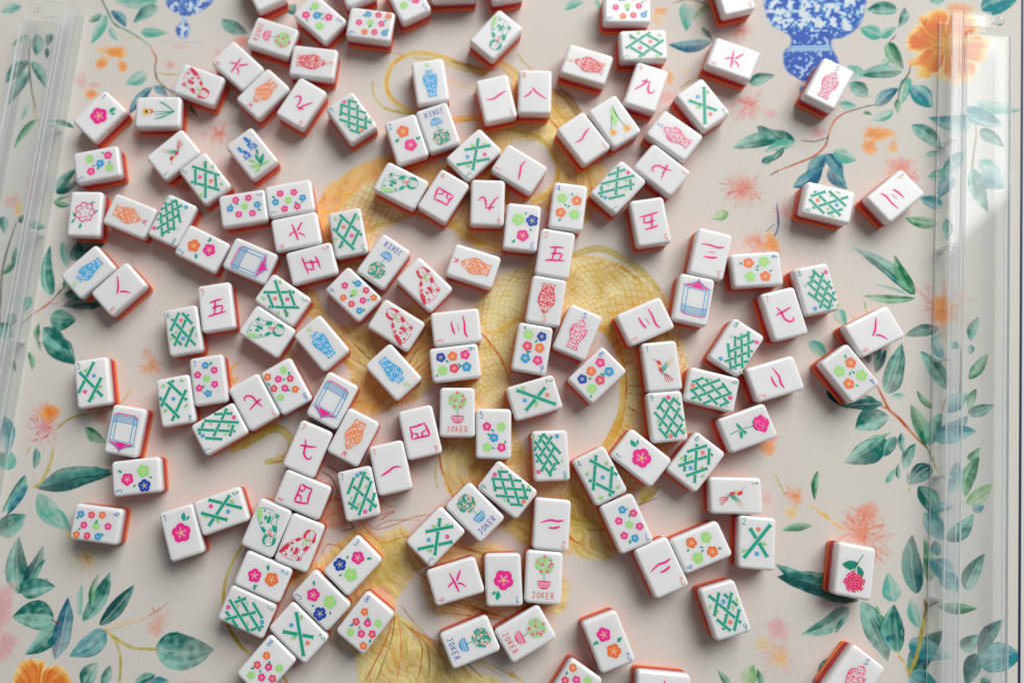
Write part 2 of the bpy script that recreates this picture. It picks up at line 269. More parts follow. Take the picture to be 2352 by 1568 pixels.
('stroke',([(-49.8,-34.5),(-43.2,-42.9),(-34.6,-48.0),(-23.9,-44.7),(-8.9,-42.5)],0.88,'rust',0.65,1,1794,0.45,0.0)),
('stroke',([(-46.5,-34.5),(-40.0,-39.7),(-27.2,-36.4),(-16.5,-32.1),(-5.8,-30.4)],0.88,'rust',0.65,1,1807,0.45,0.0)),
('stroke',([(-40.0,-38.6),(-31.5,-34.4),(-12.2,-33.6)],0.88,'rust',0.65,1,1820,0.45,0.0)),
('stroke',([(-74.1,-55.7),(-70.0,-49.4),(-60.3,-51.4)],0.88,'rust',0.65,1,1833,0.45,0.0)),
('stroke',([(-58.1,-51.4),(-52.8,-48.2),(-48.6,-42.9)],0.88,'rust',0.65,1,1846,0.45,0.0)),
('stroke',([(-23.6,-85.8),(-16.2,-94.8),(-7.7,-102.8)],0.88,'rust',0.65,1,1859,0.45,0.0)),
('stroke',([(-49.0,-82.1),(-52.3,-78.1),(-46.0,-72.9)],0.88,'rust',0.65,1,1872,0.45,0.0)),
('stroke',([(-74.6,-34.8),(-66.1,-30.5),(-58.4,-34.6),(-52.9,-40.9)],0.88,'rust',0.65,1,1885,0.45,0.0)),
('stroke',([(-73.2,-48.4),(-80.5,-58.9),(-89.0,-64.2)],0.88,'rust',0.65,1,1898,0.45,0.0)),
('stroke',([(-22.6,-71.6),(-17.4,-64.3),(-18.5,-55.0),(-7.9,-47.7)],0.88,'pink',0.9,1,1911,0.45,0.0)),
('stroke',([(-46.5,-38.7),(-37.8,-44.9),(-23.9,-42.6)],0.88,'pink',0.9,1,1924,0.45,0.0)),
('stroke',([(-16.1,-97.9),(0.6,-108.6),(15.2,-119.3)],0.88,'pink',0.9,1,1937,0.45,0.0)),
('stroke',([(-75.3,-4.0),(-68.7,-8.2),(-65.3,-15.7),(-66.2,-22.0)],1.2,'brown',0.7,1,1950,0.45,0.0)),
('stroke',([(-71.0,-0.7),(-63.3,-5.0),(-59.9,-10.3)],1.2,'brown',0.7,1,1963,0.45,0.0)),
('stroke',([(-72.6,-26.3),(-68.4,-22.1),(-60.8,-22.0),(-61.8,-28.3)],1.2,'brown',0.7,1,1976,0.45,0.0)),
('stroke',([(-59.5,-32.5),(-54.0,-38.8),(-61.5,-41.0)],1.2,'brown',0.7,1,1989,0.45,0.0)),
('region',([(-72.7,-22.1),(-64.1,-19.9),(-57.3,-34.6),(-70.2,-38.9),(-75.8,-32.7)],'rust',0.6,'streak',0.8,3,None,None,2002,4.4)),
('stroke',([(-37.0,-19.7),(-33.7,-24.9),(-26.2,-25.9)],1.09,'gold',0.7,1,2015,0.45,0.0)),
('stroke',([(-36.9,-31.3),(-28.3,-28.6),(-37.9,-34.4)],1.09,'rust',0.7,1,2028,0.45,0.0)),
('stroke',([(-125.1,-51.6),(-132.9,-66.8),(-135.3,-81.3),(-133.0,-95.6),(-126.1,-107.7),(-115.1,-117.6),(-95.6,-129.2),(-93.8,-137.1)],2.08,'olive',0.95,0,2041,0.4,0.0)),
('stroke',([(-68.9,-98.7),(-68.2,-106.7),(-65.5,-111.7)],0.77,'olive',0.6,1,2054,0.45,0.0)),
('stroke',([(-67.6,-98.7),(-66.7,-106.7),(-64.2,-111.7)],0.77,'olive',0.6,1,2067,0.45,0.0)),
('stroke',([(-66.4,-98.6),(-65.2,-106.7),(-62.9,-111.7)],0.77,'olive',0.6,1,2080,0.45,0.0)),
('stroke',([(-65.1,-98.6),(-63.8,-106.7),(-61.7,-111.6)],0.77,'olive',0.6,1,2093,0.45,0.0)),
('stroke',([(-63.8,-98.6),(-62.3,-106.6),(-60.4,-111.6)],0.77,'olive',0.6,1,2106,0.45,0.0)),
('region',([(84.1,-12.1),(94.5,-18.4),(106.8,-30.7),(116.7,-45.1),(101.7,-57.6),(84.1,-53.7),(75.2,-29.0)],'gold',0.9,'streak',-0.9,3,None,None,2119,4.4)),
('region',([(74.8,-24.2),(83.5,-28.8),(92.8,-32.1),(103.5,-33.3),(103.4,-38.6),(92.6,-39.4),(84.4,-42.8),(83.3,-36.2)],'olive',0.85,'streak',-0.4,3,None,None,2132,4.4)),
('stroke',([(81.1,-43.5),(85.0,-46.1),(91.0,-48.3)],1.96,'rust',0.8,2,2145,0.45,0.0)),
('stroke',([(92.6,-38.7),(103.4,-38.3)],0.98,'brown',0.6,1,2158,0.45,0.0)),
('region',([(42.8,-29.9),(57.7,-32.4),(65.6,-41.6),(56.7,-48.3),(45.4,-40.5)],'gold',0.8,'streak',-0.5,3,None,None,2171,4.4)),
('leaf',(123.9,-21.2,137.9,-11.7,6.6,'olive',0.1,0.92,2184)),
('stroke',([(124.9,-22.8),(131.3,-20.6),(137.6,-18.3)],1.2,'brown',0.9,2,2197,0.45,0.0)),
('stroke',([(80.1,-120.1),(82.3,-125.0)],3.28,'gold',0.6,1,2210,0.45,0.0)),
('stroke',([(43.5,-124.6),(52.0,-130.0)],3.22,'gold',0.7,2,2223,1,0.0)),
('blob',(-173.1,186.2,9.1,5.6,'rust',0.6,2236,0.6)),
('blob',(-220.8,30.7,6.3,6.3,'rust',0.55,2249,0.6)),
('stroke',([(-129.4,66.4),(-135.1,63.1),(-136.3,58.1),(-133.9,51.7)],2.1,'gold',0.8,1,2262,0.45,0.0)),
('stroke',([(-131.9,55.9),(-134.6,51.7)],2.1,'gold',0.7,1,2275,0.45,0.0)),
('stroke',([(-202.0,47.9),(-205.6,42.2),(-210.4,37.2)],1.12,'olive',0.8,1,2288,0.45,0.0)),
('leaf',(-290.8,299.4,-303.2,291.3,4.2,'green',-0.12,0.92,2301)),
('leaf',(-286.2,300.9,-284.8,283.5,8.4,'teal',0.16,0.92,2314)),
('leaf',(-275.1,300.7,-277.5,290.8,5.6,'dark',-0.06,0.92,2327)),
('leaf',(-277.5,290.0,-276.8,281.3,3.5,'dark',0.1,0.92,2340)),
('leaf',(-290.1,280.3,-305.2,264.1,9.1,'teal',-0.12,0.92,2353)),
('leaf',(-287.6,279.4,-276.3,259.6,7.0,'teal',0.16,0.92,2366)),
('leaf',(-288.3,272.9,-303.2,245.8,7.7,'teal',-0.06,0.92,2379)),
('leaf',(-288.2,248.4,-291.8,235.5,2.8,'pale',0.1,0.92,2392)),
('leaf',(-281.0,236.2,-295.1,214.4,5.6,'green',-0.12,0.92,2405)),
('leaf',(-273.1,234.5,-252.6,229.4,4.2,'teal',0.16,0.92,2418)),
('leaf',(-298.3,322.1,-313.9,318.2,7.0,'pale',-0.06,0.92,2431)),
('leaf',(-199.6,324.3,-231.1,325.0,9.1,'pale',0.1,0.92,2444)),
('leaf',(-199.3,320.1,-216.2,307.5,9.1,'teal',-0.12,0.92,2457)),
('leaf',(-233.0,317.4,-221.2,304.7,7.0,'blue',0.16,0.92,2470)),
('leaf',(-210.4,301.2,-189.7,299.9,7.0,'pale',-0.06,0.92,2483)),
('leaf',(-236.7,314.2,-246.2,291.9,7.7,'pale',0.1,0.92,2496)),
('leaf',(-232.9,304.9,-226.4,294.0,4.2,'pale',-0.12,0.92,2509)),
('leaf',(-239.9,315.1,-249.0,309.4,4.9,'teal',0.16,0.92,2522)),
('leaf',(-153.2,308.8,-133.8,297.3,8.4,'teal',-0.06,0.92,2535)),
('leaf',(-204.2,269.0,-219.3,262.0,9.1,'pale',0.1,0.92,2548)),
('leaf',(-199.8,259.6,-215.5,238.5,7.0,'blue',-0.12,0.92,2561)),
('leaf',(-199.1,259.6,-188.6,251.0,6.3,'blue',0.16,0.92,2574)),
('leaf',(-173.0,246.0,-166.4,236.3,2.8,'dark',-0.06,0.92,2587)),
('stroke',([(-241.1,327.7),(-236.2,318.3),(-230.0,307.4),(-221.0,302.2),(-211.3,296.2),(-203.1,289.5)],1.26,'green',0.9,1,2600,0.45,0.0)),
('stroke',([(-203.1,289.5),(-198.5,280.4),(-199.1,273.8)],1.12,'rust',0.9,1,2613,0.45,0.0)),
('stroke',([(-199.1,274.7),(-197.1,265.7),(-192.2,259.9),(-184.2,254.2)],1.26,'sepia',0.9,1,2626,0.45,0.0)),
('stroke',([(-196.5,269.7),(-189.5,268.4),(-181.0,267.9)],1.26,'olive',0.7,1,2639,0.45,0.0)),
('stroke',([(-227.1,299.0),(-220.6,296.4),(-213.7,297.1)],0.98,'olive',0.6,1,2652,0.45,0.0)),
('stroke',([(-289.4,296.0),(-289.8,281.9),(-287.9,268.8),(-285.3,255.7),(-281.6,243.5)],1.26,'sepia',0.9,1,2665,0.45,0.0)),
('stroke',([(-284.3,247.5),(-282.1,239.4),(-278.6,234.6)],1.12,'olive',0.6,1,2678,0.45,0.0)),
('blob',(-229.4,285.8,13.7,6.3,'orange',0.9,2691,0.5)),
('blob',(-237.4,277.8,6.3,4.9,'orange',0.85,2704,0.5)),
('blob',(-221.7,275.0,5.3,6.3,'orange',0.85,2717,0.5)),
('blob',(-188.4,276.1,4.2,4.2,'pink',0.8,2730,0.6)),
('blob',(-182.9,289.1,7.0,3.5,'pink',0.4,2743,0.6)),
('blob',(-137.4,291.6,9.1,6.3,'coral',0.6,2756,0.6)),
('blob',(-154.8,284.5,6.3,4.2,'pink',0.5,2769,0.6)),
('blob',(-250.5,264.9,6.3,8.4,'pink',0.5,2782,0.6)),
('blob',(-242.8,254.2,4.9,4.2,'orange',0.8,2795,0.6)),
('blob',(-241.7,261.5,4.9,2.8,'coral',0.4,2808,0.6)),
('burst',(-152.2,225.0,11.9,'coral',60,0.8,2821,'red')),
('blob',(-208.5,224.1,4.9,4.2,'red',0.4,2834,0.6)),
('blob',(-207.0,211.4,4.2,4.2,'pink',0.4,2847,0.6)),
('vase',([(-196.7,343.6),(-194.5,325.0),(-190.6,317.4),(-183.3,313.1),(-181.6,309.3),(-185.2,304.0),(-185.3,299.0),(-181.7,295.7),(-177.8,295.6),(-175.3,299.7),(-175.9,303.8),(-178.4,308.8),(-176.3,312.1),(-167.9,315.3),(-161.8,320.2),(-160.1,324.3),(-160.5,342.8)],[],3,0.92,0.6)),
('leaf',(-106.5,313.2,-100.5,319.7,7.7,'teal',0.1,0.92,2860)),
('stroke',([(-113.7,310.9),(-113.9,304.3)],0.98,'olive',0.7,1,2873,0.45,0.0)),
('leaf',(86.3,311.8,99.8,317.2,5.6,'pale',0.16,0.92,2886)),
('leaf',(109.4,311.3,108.1,319.5,4.2,'pale',-0.06,0.92,2899)),
('leaf',(168.7,315.0,168.5,294.0,9.8,'pale',0.1,0.92,2912)),
('leaf',(186.3,312.2,173.3,302.0,5.6,'lgreen',-0.12,0.92,2925)),
('leaf',(185.3,286.1,155.6,284.6,8.4,'blue',0.16,0.92,2938)),
('leaf',(178.9,297.0,185.7,288.1,3.5,'dark',-0.06,0.92,2951)),
('leaf',(208.6,255.3,226.2,261.3,7.7,'teal',0.1,0.92,2964)),
('leaf',(211.8,225.1,224.1,217.2,6.3,'teal',-0.12,0.92,2977)),
('leaf',(195.2,210.0,228.9,214.9,9.1,'teal',0.16,0.92,2990)),
('leaf',(213.0,199.1,222.6,205.1,4.9,'teal',-0.06,0.92,3003)),
('stroke',([(160.6,315.1),(166.6,316.6),(176.9,316.3),(186.2,311.4)],0.98,'brown',0.8,1,3016,0.45,0.0)),
('stroke',([(162.5,252.5),(169.7,258.3),(178.7,263.6)],0.98,'olive',0.8,1,3029,0.45,0.0)),
('stroke',([(178.9,296.6),(183.0,292.1),(186.0,285.7)],0.84,'sepia',0.8,1,3042,0.45,0.0)),
('stroke',([(53.6,278.5),(61.6,269.5)],0.84,'olive',0.7,1,3055,0.45,0.0)),
('blob',(152.3,309.6,7.0,4.2,'orange',0.65,3068,0.6)),
('blob',(149.1,303.2,4.9,4.9,'yellow',0.35,3081,0.6)),
('blob',(154.6,261.7,4.9,6.3,'orange',0.6,3094,0.6)),
('blob',(167.1,264.6,6.3,3.5,'yellow',0.35,3107,0.6)),
('blob',(155.4,246.0,11.2,6.3,'pink',0.5,3120,0.6)),
('burst',(203.6,294.9,11.9,'coral',60,0.75,3133,'red')),
('burst',(205.5,240.6,14.0,'coral',70,0.75,3146,'red')),
('blob',(138.9,215.2,8.4,6.3,'pink',0.5,3159,0.6)),
('vase',([(223.8,337.4),(221.7,316.3),(223.7,301.0),(229.8,294.4),(237.5,289.5),(237.4,282.4),(233.1,278.5),(232.0,271.4),(233.6,264.3),(239.1,259.5),(246.0,255.5),(251.1,257.0),(258.4,260.0),(267.5,266.1),(267.9,272.4),(265.5,277.9),(265.0,285.8),(271.9,287.3),(280.2,291.9),(285.8,298.9),(288.7,309.3),(290.2,335.9)],[(292.2,282.6,'dark'),(282.2,277.9,'light'),(277.9,254.3,'dark')],1,0.95,0.75)),
('blob',(243.4,250.1,2.8,3.5,'vblue',0.9,3172,0.6)),
('leaf',(309.9,307.6,289.3,306.9,9.8,'teal',-0.12,0.92,3185)),
('leaf',(315.5,308.3,309.4,293.7,5.6,'teal',0.16,0.92,3198)),
('leaf',(298.5,287.6,284.3,294.2,9.8,'pale',-0.06,0.92,3211)),
('leaf',(298.1,286.8,309.2,295.3,5.6,'pale',0.1,0.92,3224)),
('leaf',(302.1,283.6,310.4,263.8,9.1,'green',-0.12,0.92,3237)),
('leaf',(300.5,272.6,296.4,266.4,4.9,'pale',0.16,0.92,3250)),
('leaf',(309.9,262.7,280.9,260.4,9.1,'teal',-0.06,0.92,3263)),
('leaf',(282.5,258.1,274.0,267.6,10.5,'pale',0.1,0.92,3276)),
('leaf',(285.7,245.2,273.4,255.1,9.8,'teal',-0.12,0.92,3289)),
('leaf',(290.1,237.8,306.4,250.7,8.4,'blue',0.16,0.92,3302)),
('leaf',(313.1,259.1,307.1,239.1,7.7,'pale',-0.06,0.92,3315)),
('leaf',(313.2,252.1,326.6,236.5,11.9,'paleblue',0.1,0.92,3328)),
('leaf',(305.1,243.8,304.5,232.6,3.9,'green',-0.12,0.92,3341)),
('leaf',(301.5,235.4,286.2,228.7,6.3,'pale',0.16,0.92,3354)),
('leaf',(266.2,239.7,277.8,238.4,6.3,'pale',-0.06,0.92,3367)),
('leaf',(235.6,213.7,217.4,223.4,8.4,'teal',0.1,0.92,3380)),
('leaf',(235.6,213.3,215.0,206.7,6.3,'pale',-0.12,0.92,3393)),
('leaf',(228.7,210.3,216.0,199.9,4.2,'dark',0.16,0.92,3406)),
('leaf',(254.8,205.1,241.9,187.5,9.1,'blue',-0.06,0.92,3419)),
('leaf',(255.8,205.1,265.0,187.3,8.4,'blue',0.1,0.92,3432)),
('leaf',(260.2,206.9,274.7,200.4,8.4,'pale',-0.12,0.92,3445)),
('leaf',(352.8,226.3,323.1,229.7,11.2,'paleblue',0.16,0.92,3458)),
('leaf',(348.2,235.5,370.6,223.0,11.2,'paleblue',-0.06,0.92,3471)),
('leaf',(355.1,220.6,370.0,207.9,8.4,'teal',0.1,0.92,3484)),
('leaf',(355.6,240.0,384.3,234.2,7.7,'pale',-0.12,0.92,3497)),
('leaf',(312.2,224.5,330.0,206.5,9.8,'teal',0.16,0.92,3510)),
('leaf',(352.8,198.4,365.3,192.3,9.8,'pale',-0.06,0.92,3523)),
('leaf',(365.2,306.1,390.2,313.6,13.3,'paleblue',0.1,0.92,3536)),
('leaf',(332.2,312.4,343.3,316.2,6.3,'teal',-0.12,0.92,3549)),
('leaf',(281.3,233.3,287.5,232.1,2.8,'green',0.16,0.92,3562)),
('leaf',(319.3,203.3,328.6,206.2,4.2,'pale',-0.06,0.92,3575)),
('leaf',(343.1,205.2,328.8,193.4,8.4,'paleblue',0.1,0.92,3588)),
('stroke',([(221.2,193.0),(236.4,198.9),(248.0,204.0),(255.6,211.5),(258.3,219.9),(263.2,229.0),(270.7,234.3)],1.4,'rust',0.85,1,3601,0.45,0.0)),
('stroke',([(269.2,233.5),(280.9,237.2),(290.9,239.4)],1.12,'sepia',0.8,1,3614,0.45,0.0)),
('stroke',([(315.2,266.9),(313.3,260.7),(307.6,252.2),(304.5,241.5)],1.12,'sepia',0.85,1,3627,0.45,0.0)),
('stroke',([(239.6,214.8),(248.0,213.9),(255.9,216.1)],1.12,'sepia',0.7,1,3640,0.45,0.0)),
('stroke',([(255.6,211.5),(258.3,219.9)],0.98,'sepia',0.7,1,3653,0.45,0.0)),
('stroke',([(314.7,308.7),(315.1,303.9)],0.84,'sepia',0.9,1,3666,0.45,0.0)),
('stroke',([(353.0,224.8),(352.7,216.4),(350.0,205.2),(347.1,190.3)],1.12,'brown',0.85,1,3679,0.45,0.0)),
('stroke',([(307.9,289.0),(303.2,284.3)],0.84,'sepia',0.8,1,3692,0.45,0.0)),
('stroke',([(282.1,244.1),(291.4,245.5)],0.84,'olive',0.5,1,3705,0.45,0.0)),
('poppy',(338.6,281.7,29.1,'deep',3,6,0.3,0.88)),
('blob',(323.1,259.7,8.4,6.3,'yellow',0.6,3718,0.6)),
('blob',(351.0,306.4,10.5,5.6,'orange',0.6,3731,0.6)),
('blob',(291.3,218.7,13.3,6.3,'orange',0.8,3744,0.5)),
('blob',(283.6,210.4,7.0,5.6,'orange',0.75,3757,0.5)),
('blob',(299.1,211.0,5.6,6.3,'orange',0.6,3770,0.6)),
('blob',(304.9,198.2,11.2,4.9,'pink',0.6,3783,0.6)),
('blob',(251.3,220.0,6.3,4.2,'pink',0.6,3796,0.6)),
('blob',(220.9,234.2,5.6,4.2,'pink',0.5,3809,0.6)),
('burst',(304.7,195.2,10.5,'red',30,0.35,3822,None)),
('burst',(199.9,181.3,14.0,'coral',80,0.8,3835,'red')),
('leaf',(189.6,165.8,178.4,161.4,6.3,'lgreen',0.1,0.92,3848)),
('stroke',([(184.6,185.6),(191.6,184.4)],0.7,'red',0.7,1,3861,0.45,0.0)),
('blob',(207.0,146.4,8.4,7.7,'coral',0.4,3874,0.6)),
('burst',(209.6,142.8,14.0,'coral',50,0.6,3887,'orange')),
('blob',(216.1,145.7,6.3,7.0,'orange',0.8,3900,0.6)),
('burst',(225.7,164.7,10.5,'pink',40,0.6,3913,'red')),
('burst',(300.2,191.6,13.3,'coral',60,0.7,3926,'orange')),
('blob',(309.6,188.5,6.3,6.3,'pink',0.6,3939,0.6)),
('stroke',([(221.2,171.4),(221.5,160.3),(220.8,154.4),(218.4,149.3)],1.26,'navy',0.8,1,3952,0.45,0.0)),
('stroke',([(213.0,152.3),(218.9,157.4)],0.7,'sepia',0.7,1,3965,0.45,0.0)),
('stroke',([(252.7,191.3),(253.2,183.8)],0.7,'olive',0.5,1,3978,0.45,0.0)),
('stroke',([(218.2,190.9),(224.0,193.9)],1.12,'sepia',0.7,1,3991,0.45,0.0)),
('leaf',(252.3,195.8,232.1,182.2,9.8,'blue',0.1,0.92,4004)),
('leaf',(256.9,195.8,267.6,180.4,9.8,'blue',-0.12,0.92,4017)),
('leaf',(322.6,157.4,302.0,161.2,7.7,'green',0.16,0.92,4030)),
('leaf',(326.5,169.1,312.2,174.4,8.4,'paleblue',-0.06,0.92,4043)),
('leaf',(328.4,160.3,327.0,145.7,6.3,'teal',0.1,0.92,4056)),
('leaf',(304.0,110.6,266.3,142.1,9.1,'teal',-0.12,0.92,4069)),
('leaf',(303.7,111.3,293.7,136.5,7.7,'green',0.16,0.92,4082)),
('leaf',(299.9,109.9,278.7,116.8,2.5,'pale',-0.06,0.92,4095)),
('leaf',(303.8,107.8,269.6,110.0,5.6,'green',0.1,0.92,4108)),
('leaf',(316.8,88.0,295.1,83.1,7.7,'dark',-0.12,0.92,4121)),
('leaf',(335.4,80.3,342.3,95.7,6.3,'teal',0.16,0.92,4134)),
('leaf',(348.2,194.1,354.7,163.8,9.8,'teal',-0.06,0.92,4147)),
('leaf',(352.1,191.1,367.4,180.6,13.3,'paleblue',0.1,0.92,4160)),
('leaf',(254.9,100.8,259.5,89.4,7.7,'pale',-0.12,0.92,4173)),
('leaf',(271.7,106.1,272.7,97.2,2.4,'lgreen',0.16,0.92,4186)),
('leaf',(263.5,96.5,265.3,93.7,1.7,'lgreen',-0.06,0.92,4199)),
('leaf',(335.7,192.7,318.6,188.4,8.4,'pale',0.1,0.92,4212)),
('leaf',(335.2,188.3,324.2,173.6,8.4,'paleblue',-0.12,0.92,4225)),
('leaf',(318.5,85.2,310.0,80.3,4.2,'pale',0.16,0.92,4238)),
('burst',(319.4,101.4,21.0,'pink',80,0.6,4251,'red')),
('blob',(320.0,101.4,7.7,11.9,'orange',0.85,4264,0.6)),
('burst',(319.8,99.2,10.5,'orange',40,0.7,4277,None)),
('stroke',([(318.6,85.9),(320.7,79.7)],0.84,'olive',0.7,1,4290,0.45,0.0)),
('stroke',([(274.5,53.3),(278.1,45.1),(281.4,36.9),(286.9,31.5),(292.3,24.7),(298.2,17.4),(302.5,13.3)],1.82,'rust',0.9,1,4303,0.45,0.0)),
('stroke',([(298.3,18.0),(302.5,13.3),(304.6,7.3),(306.6,1.4)],1.26,'sepia',0.8,1,4316,0.45,0.0)),
('stroke',([(277.0,38.9),(281.4,36.9)],1.26,'rust',0.8,1,4329,0.45,0.0)),
('stroke',([(306.0,8.7),(306.1,2.7),(307.6,-2.6)],1.26,'olive',0.7,1,4342,0.45,0.0)),
('stroke',([(320.1,80.4),(320.0,72.8),(318.0,62.4)],1.12,'olive',0.6,1,4355,0.45,0.0)),
('stroke',([(329.0,75.6),(326.2,50.7),(324.9,41.2)],1.12,'brown',0.7,1,4368,0.45,0.0)),
('stroke',([(316.6,43.8),(313.8,35.7)],0.98,'rust',0.8,1,4381,0.45,0.0)),
('stroke',([(320.6,51.4),(326.1,53.5)],0.7,'olive',0.5,1,4394,0.45,0.0)),
('leaf',(281.0,46.8,293.2,79.7,11.2,'teal',-0.06,0.92,4407)),
('leaf',(275.0,59.5,283.3,74.8,5.6,'dark',0.1,0.92,4420)),
('leaf',(271.8,65.8,269.2,75.5,4.2,'dark',-0.12,0.92,4433)),
('leaf',(266.8,45.1,275.8,41.3,2.1,'green',0.16,0.92,4446)),
('leaf',(278.1,40.3,253.5,38.2,6.3,'dark',-0.06,0.92,4459)),
('leaf',(244.3,48.4,256.8,36.8,6.3,'dark',0.1,0.92,4472)),
('leaf',(280.8,33.2,259.8,24.6,13.3,'teal',-0.12,0.92,4485)),
('leaf',(277.6,19.6,250.9,3.6,13.3,'teal',0.16,0.92,4498)),
('leaf',(284.3,20.0,276.3,7.5,7.0,'teal',-0.06,0.92,4511)),
('leaf',(282.6,23.3,264.5,17.2,2.1,'green',0.1,0.92,4524)),
('leaf',(287.8,22.4,288.2,8.6,4.2,'teal',-0.12,0.92,4537)),
('leaf',(287.8,-0.1,296.1,16.0,6.7,'teal',0.16,0.92,4550)),
('leaf',(303.3,14.7,295.0,40.4,9.1,'green',-0.06,0.92,4563)),
('leaf',(303.3,14.7,313.7,35.0,9.1,'teal',0.1,0.92,4576)),
('leaf',(307.2,17.7,329.4,33.0,10.5,'blue',-0.12,0.92,4589)),
('leaf',(308.5,17.4,333.7,23.6,9.8,'paleblue',0.16,0.92,4602)),
('leaf',(329.2,34.4,346.2,40.0,7.0,'teal',-0.06,0.92,4615)),
('leaf',(316.4,35.0,330.8,47.3,9.1,'paleblue',0.1,0.92,4628)),
('leaf',(317.8,49.3,304.0,73.8,9.8,'teal',-0.12,0.92,4641)),
('leaf',(307.7,37.7,299.5,49.3,4.2,'green',0.16,0.92,4654)),
('leaf',(332.0,55.9,345.3,72.8,6.3,'green',-0.06,0.92,4667)),
('leaf',(329.8,37.1,336.0,50.1,5.3,'green',0.1,0.92,4680)),
('leaf',(304.1,2.0,289.2,-10.0,10.5,'dark',-0.12,0.92,4693)),
('leaf',(283.7,-5.8,284.9,3.9,3.2,'teal',0.16,0.92,4706)),
('leaf',(275.9,-8.5,282.7,1.2,4.2,'pale',-0.06,0.92,4719)),
('leaf',(289.7,-1.1,287.9,-9.1,1.7,'dark',0.1,0.92,4732)),
('leaf',(326.3,5.8,334.7,13.9,4.6,'green',-0.12,0.92,4745)),
('leaf',(322.5,-16.4,333.7,8.2,7.7,'green',0.16,0.92,4758)),
('leaf',(322.7,-21.0,339.9,-8.3,7.7,'lgreen',-0.06,0.92,4771)),
('leaf',(295.4,-10.0,305.7,-29.6,11.2,'teal',0.1,0.92,4784)),
('leaf',(235.5,-0.8,232.0,-19.8,4.2,'green',-0.12,0.92,4797)),
('leaf',(235.7,79.7,245.7,68.5,7.7,'pale',0.16,0.92,4810)),
('leaf',(278.4,79.7,276.6,67.2,4.9,'teal',-0.06,0.92,4823)),
('leaf',(317.0,69.3,313.0,83.9,7.0,'paleblue',0.1,0.92,4836)),
('leaf',(314.8,-21.7,301.5,-25.7,6.3,'paleblue',-0.12,0.92,4849)),
('leaf',(320.0,4.8,312.9,-14.5,7.7,'paleblue',0.16,0.92,4862)),
('leaf',(291.8,45.1,282.8,44.8,3.5,'pale',-0.06,0.92,4875)),
('leaf',(335.8,77.6,333.9,71.4,4.2,'teal',0.1,0.92,4888)),
('leaf',(289.9,-10.0,289.4,-15.3,1.4,'olive',-0.12,0.92,4901)),
('leaf',(326.7,79.7,323.5,74.9,5.6,'teal',0.16,0.92,4914)),
('leaf',(326.2,-24.2,333.6,-21.5,5.6,'paleblue',-0.06,0.92,4927)),
('burst',(219.6,-17.2,8.4,'orange',50,0.85,4940,'deep')),
('stroke',([(226.9,-21.8),(231.7,-24.4),(239.9,-28.9)],1.26,'yellow',0.8,1,4953,0.45,0.0)),
('stroke',([(209.2,-4.7),(211.5,-10.0),(213.8,-15.3)],1.4,'olive',0.6,1,4966,0.45,0.0)),
('blob',(262.4,-26.1,10.5,7.7,'coral',0.5,4979,0.6)),
('blob',(205.6,12.8,4.9,6.3,'orange',0.7,4992,0.6)),
('blob',(208.7,18.9,3.5,3.5,'coral',0.5,5005,0.6)),
('blob',(203.0,-18.7,4.2,4.9,'pink',0.4,5018,0.6)),
('burst',(260.0,-38.9,17.5,'coral',90,0.85,5031,'deep')),
('blob',(260.0,-30.4,10.5,10.5,'coral',0.6,5044,0.6)),
('stroke',([(233.2,-26.4),(239.7,-30.6),(247.8,-37.1)],1.54,'yellow',0.85,1,5057,0.45,0.0)),
('blob',(217.3,-27.6,4.2,3.5,'yellow',0.6,5070,0.6)),
('leaf',(229.3,-34.7,210.4,-37.8,4.9,'green',-0.06,0.92,5083)),
('leaf',(253.6,-78.2,205.1,-57.7,11.2,'teal',0.1,0.92,5096)),
('leaf',(253.6,-79.2,205.9,-65.5,13.3,'dark',-0.12,0.92,5109)),
('leaf',(247.8,-83.4,218.0,-99.0,9.8,'teal',0.16,0.92,5122)),
('leaf',(244.5,-88.5,238.6,-98.4,2.8,'dark',-0.06,0.92,5135)),
('leaf',(255.5,-79.5,268.0,-113.8,13.3,'teal',0.1,0.92,5148)),
('leaf',(264.3,-81.3,267.7,-94.5,3.1,'green',-0.12,0.92,5161)),
('leaf',(273.8,-108.7,274.6,-80.5,12.6,'teal',0.16,0.92,5174)),
('leaf',(274.1,-79.2,272.4,-62.0,10.5,'pale',-0.06,0.92,5187)),
('leaf',(288.3,-74.3,288.9,-39.3,11.9,'dark',0.1,0.92,5200)),
('leaf',(296.3,-67.5,295.6,-40.8,7.0,'green',-0.12,0.92,5213)),
('leaf',(288.1,-94.1,285.2,-76.5,6.3,'pale',0.16,0.92,5226)),
('leaf',(298.9,-80.8,323.6,-82.3,6.3,'green',-0.06,0.92,5239)),
('leaf',(280.6,-121.6,302.7,-94.5,11.9,'dark',0.1,0.92,5252)),
('leaf',(279.3,-122.3,296.8,-129.9,16.8,'paleblue',-0.12,0.92,5265)),
('leaf',(321.1,-109.5,337.8,-88.4,8.4,'dark',0.16,0.92,5278)),
('leaf',(320.6,-108.6,312.1,-127.2,9.1,'dark',-0.06,0.92,5291)),
('leaf',(317.3,-71.6,331.0,-50.1,9.1,'teal',0.1,0.92,5304)),
('leaf',(310.7,-64.7,297.5,-54.7,11.2,'paleblue',-0.12,0.92,5317)),
('leaf',(321.5,-114.7,346.1,-108.1,16.1,'paleblue',0.16,0.92,5330)),
('leaf',(311.7,-106.2,322.0,-97.4,8.4,'teal',-0.06,0.92,5343)),
('leaf',(296.9,-26.2,307.0,-43.0,11.2,'paleblue',0.1,0.92,5356)),
('leaf',(309.6,-42.9,326.7,-26.5,9.1,'teal',-0.12,0.92,5369)),
('leaf',(227.7,-125.0,233.7,-111.9,4.9,'teal',0.16,0.92,5382)),
('leaf',(269.9,-98.8,269.5,-103.2,3.1,'blue',-0.06,0.92,5395)),
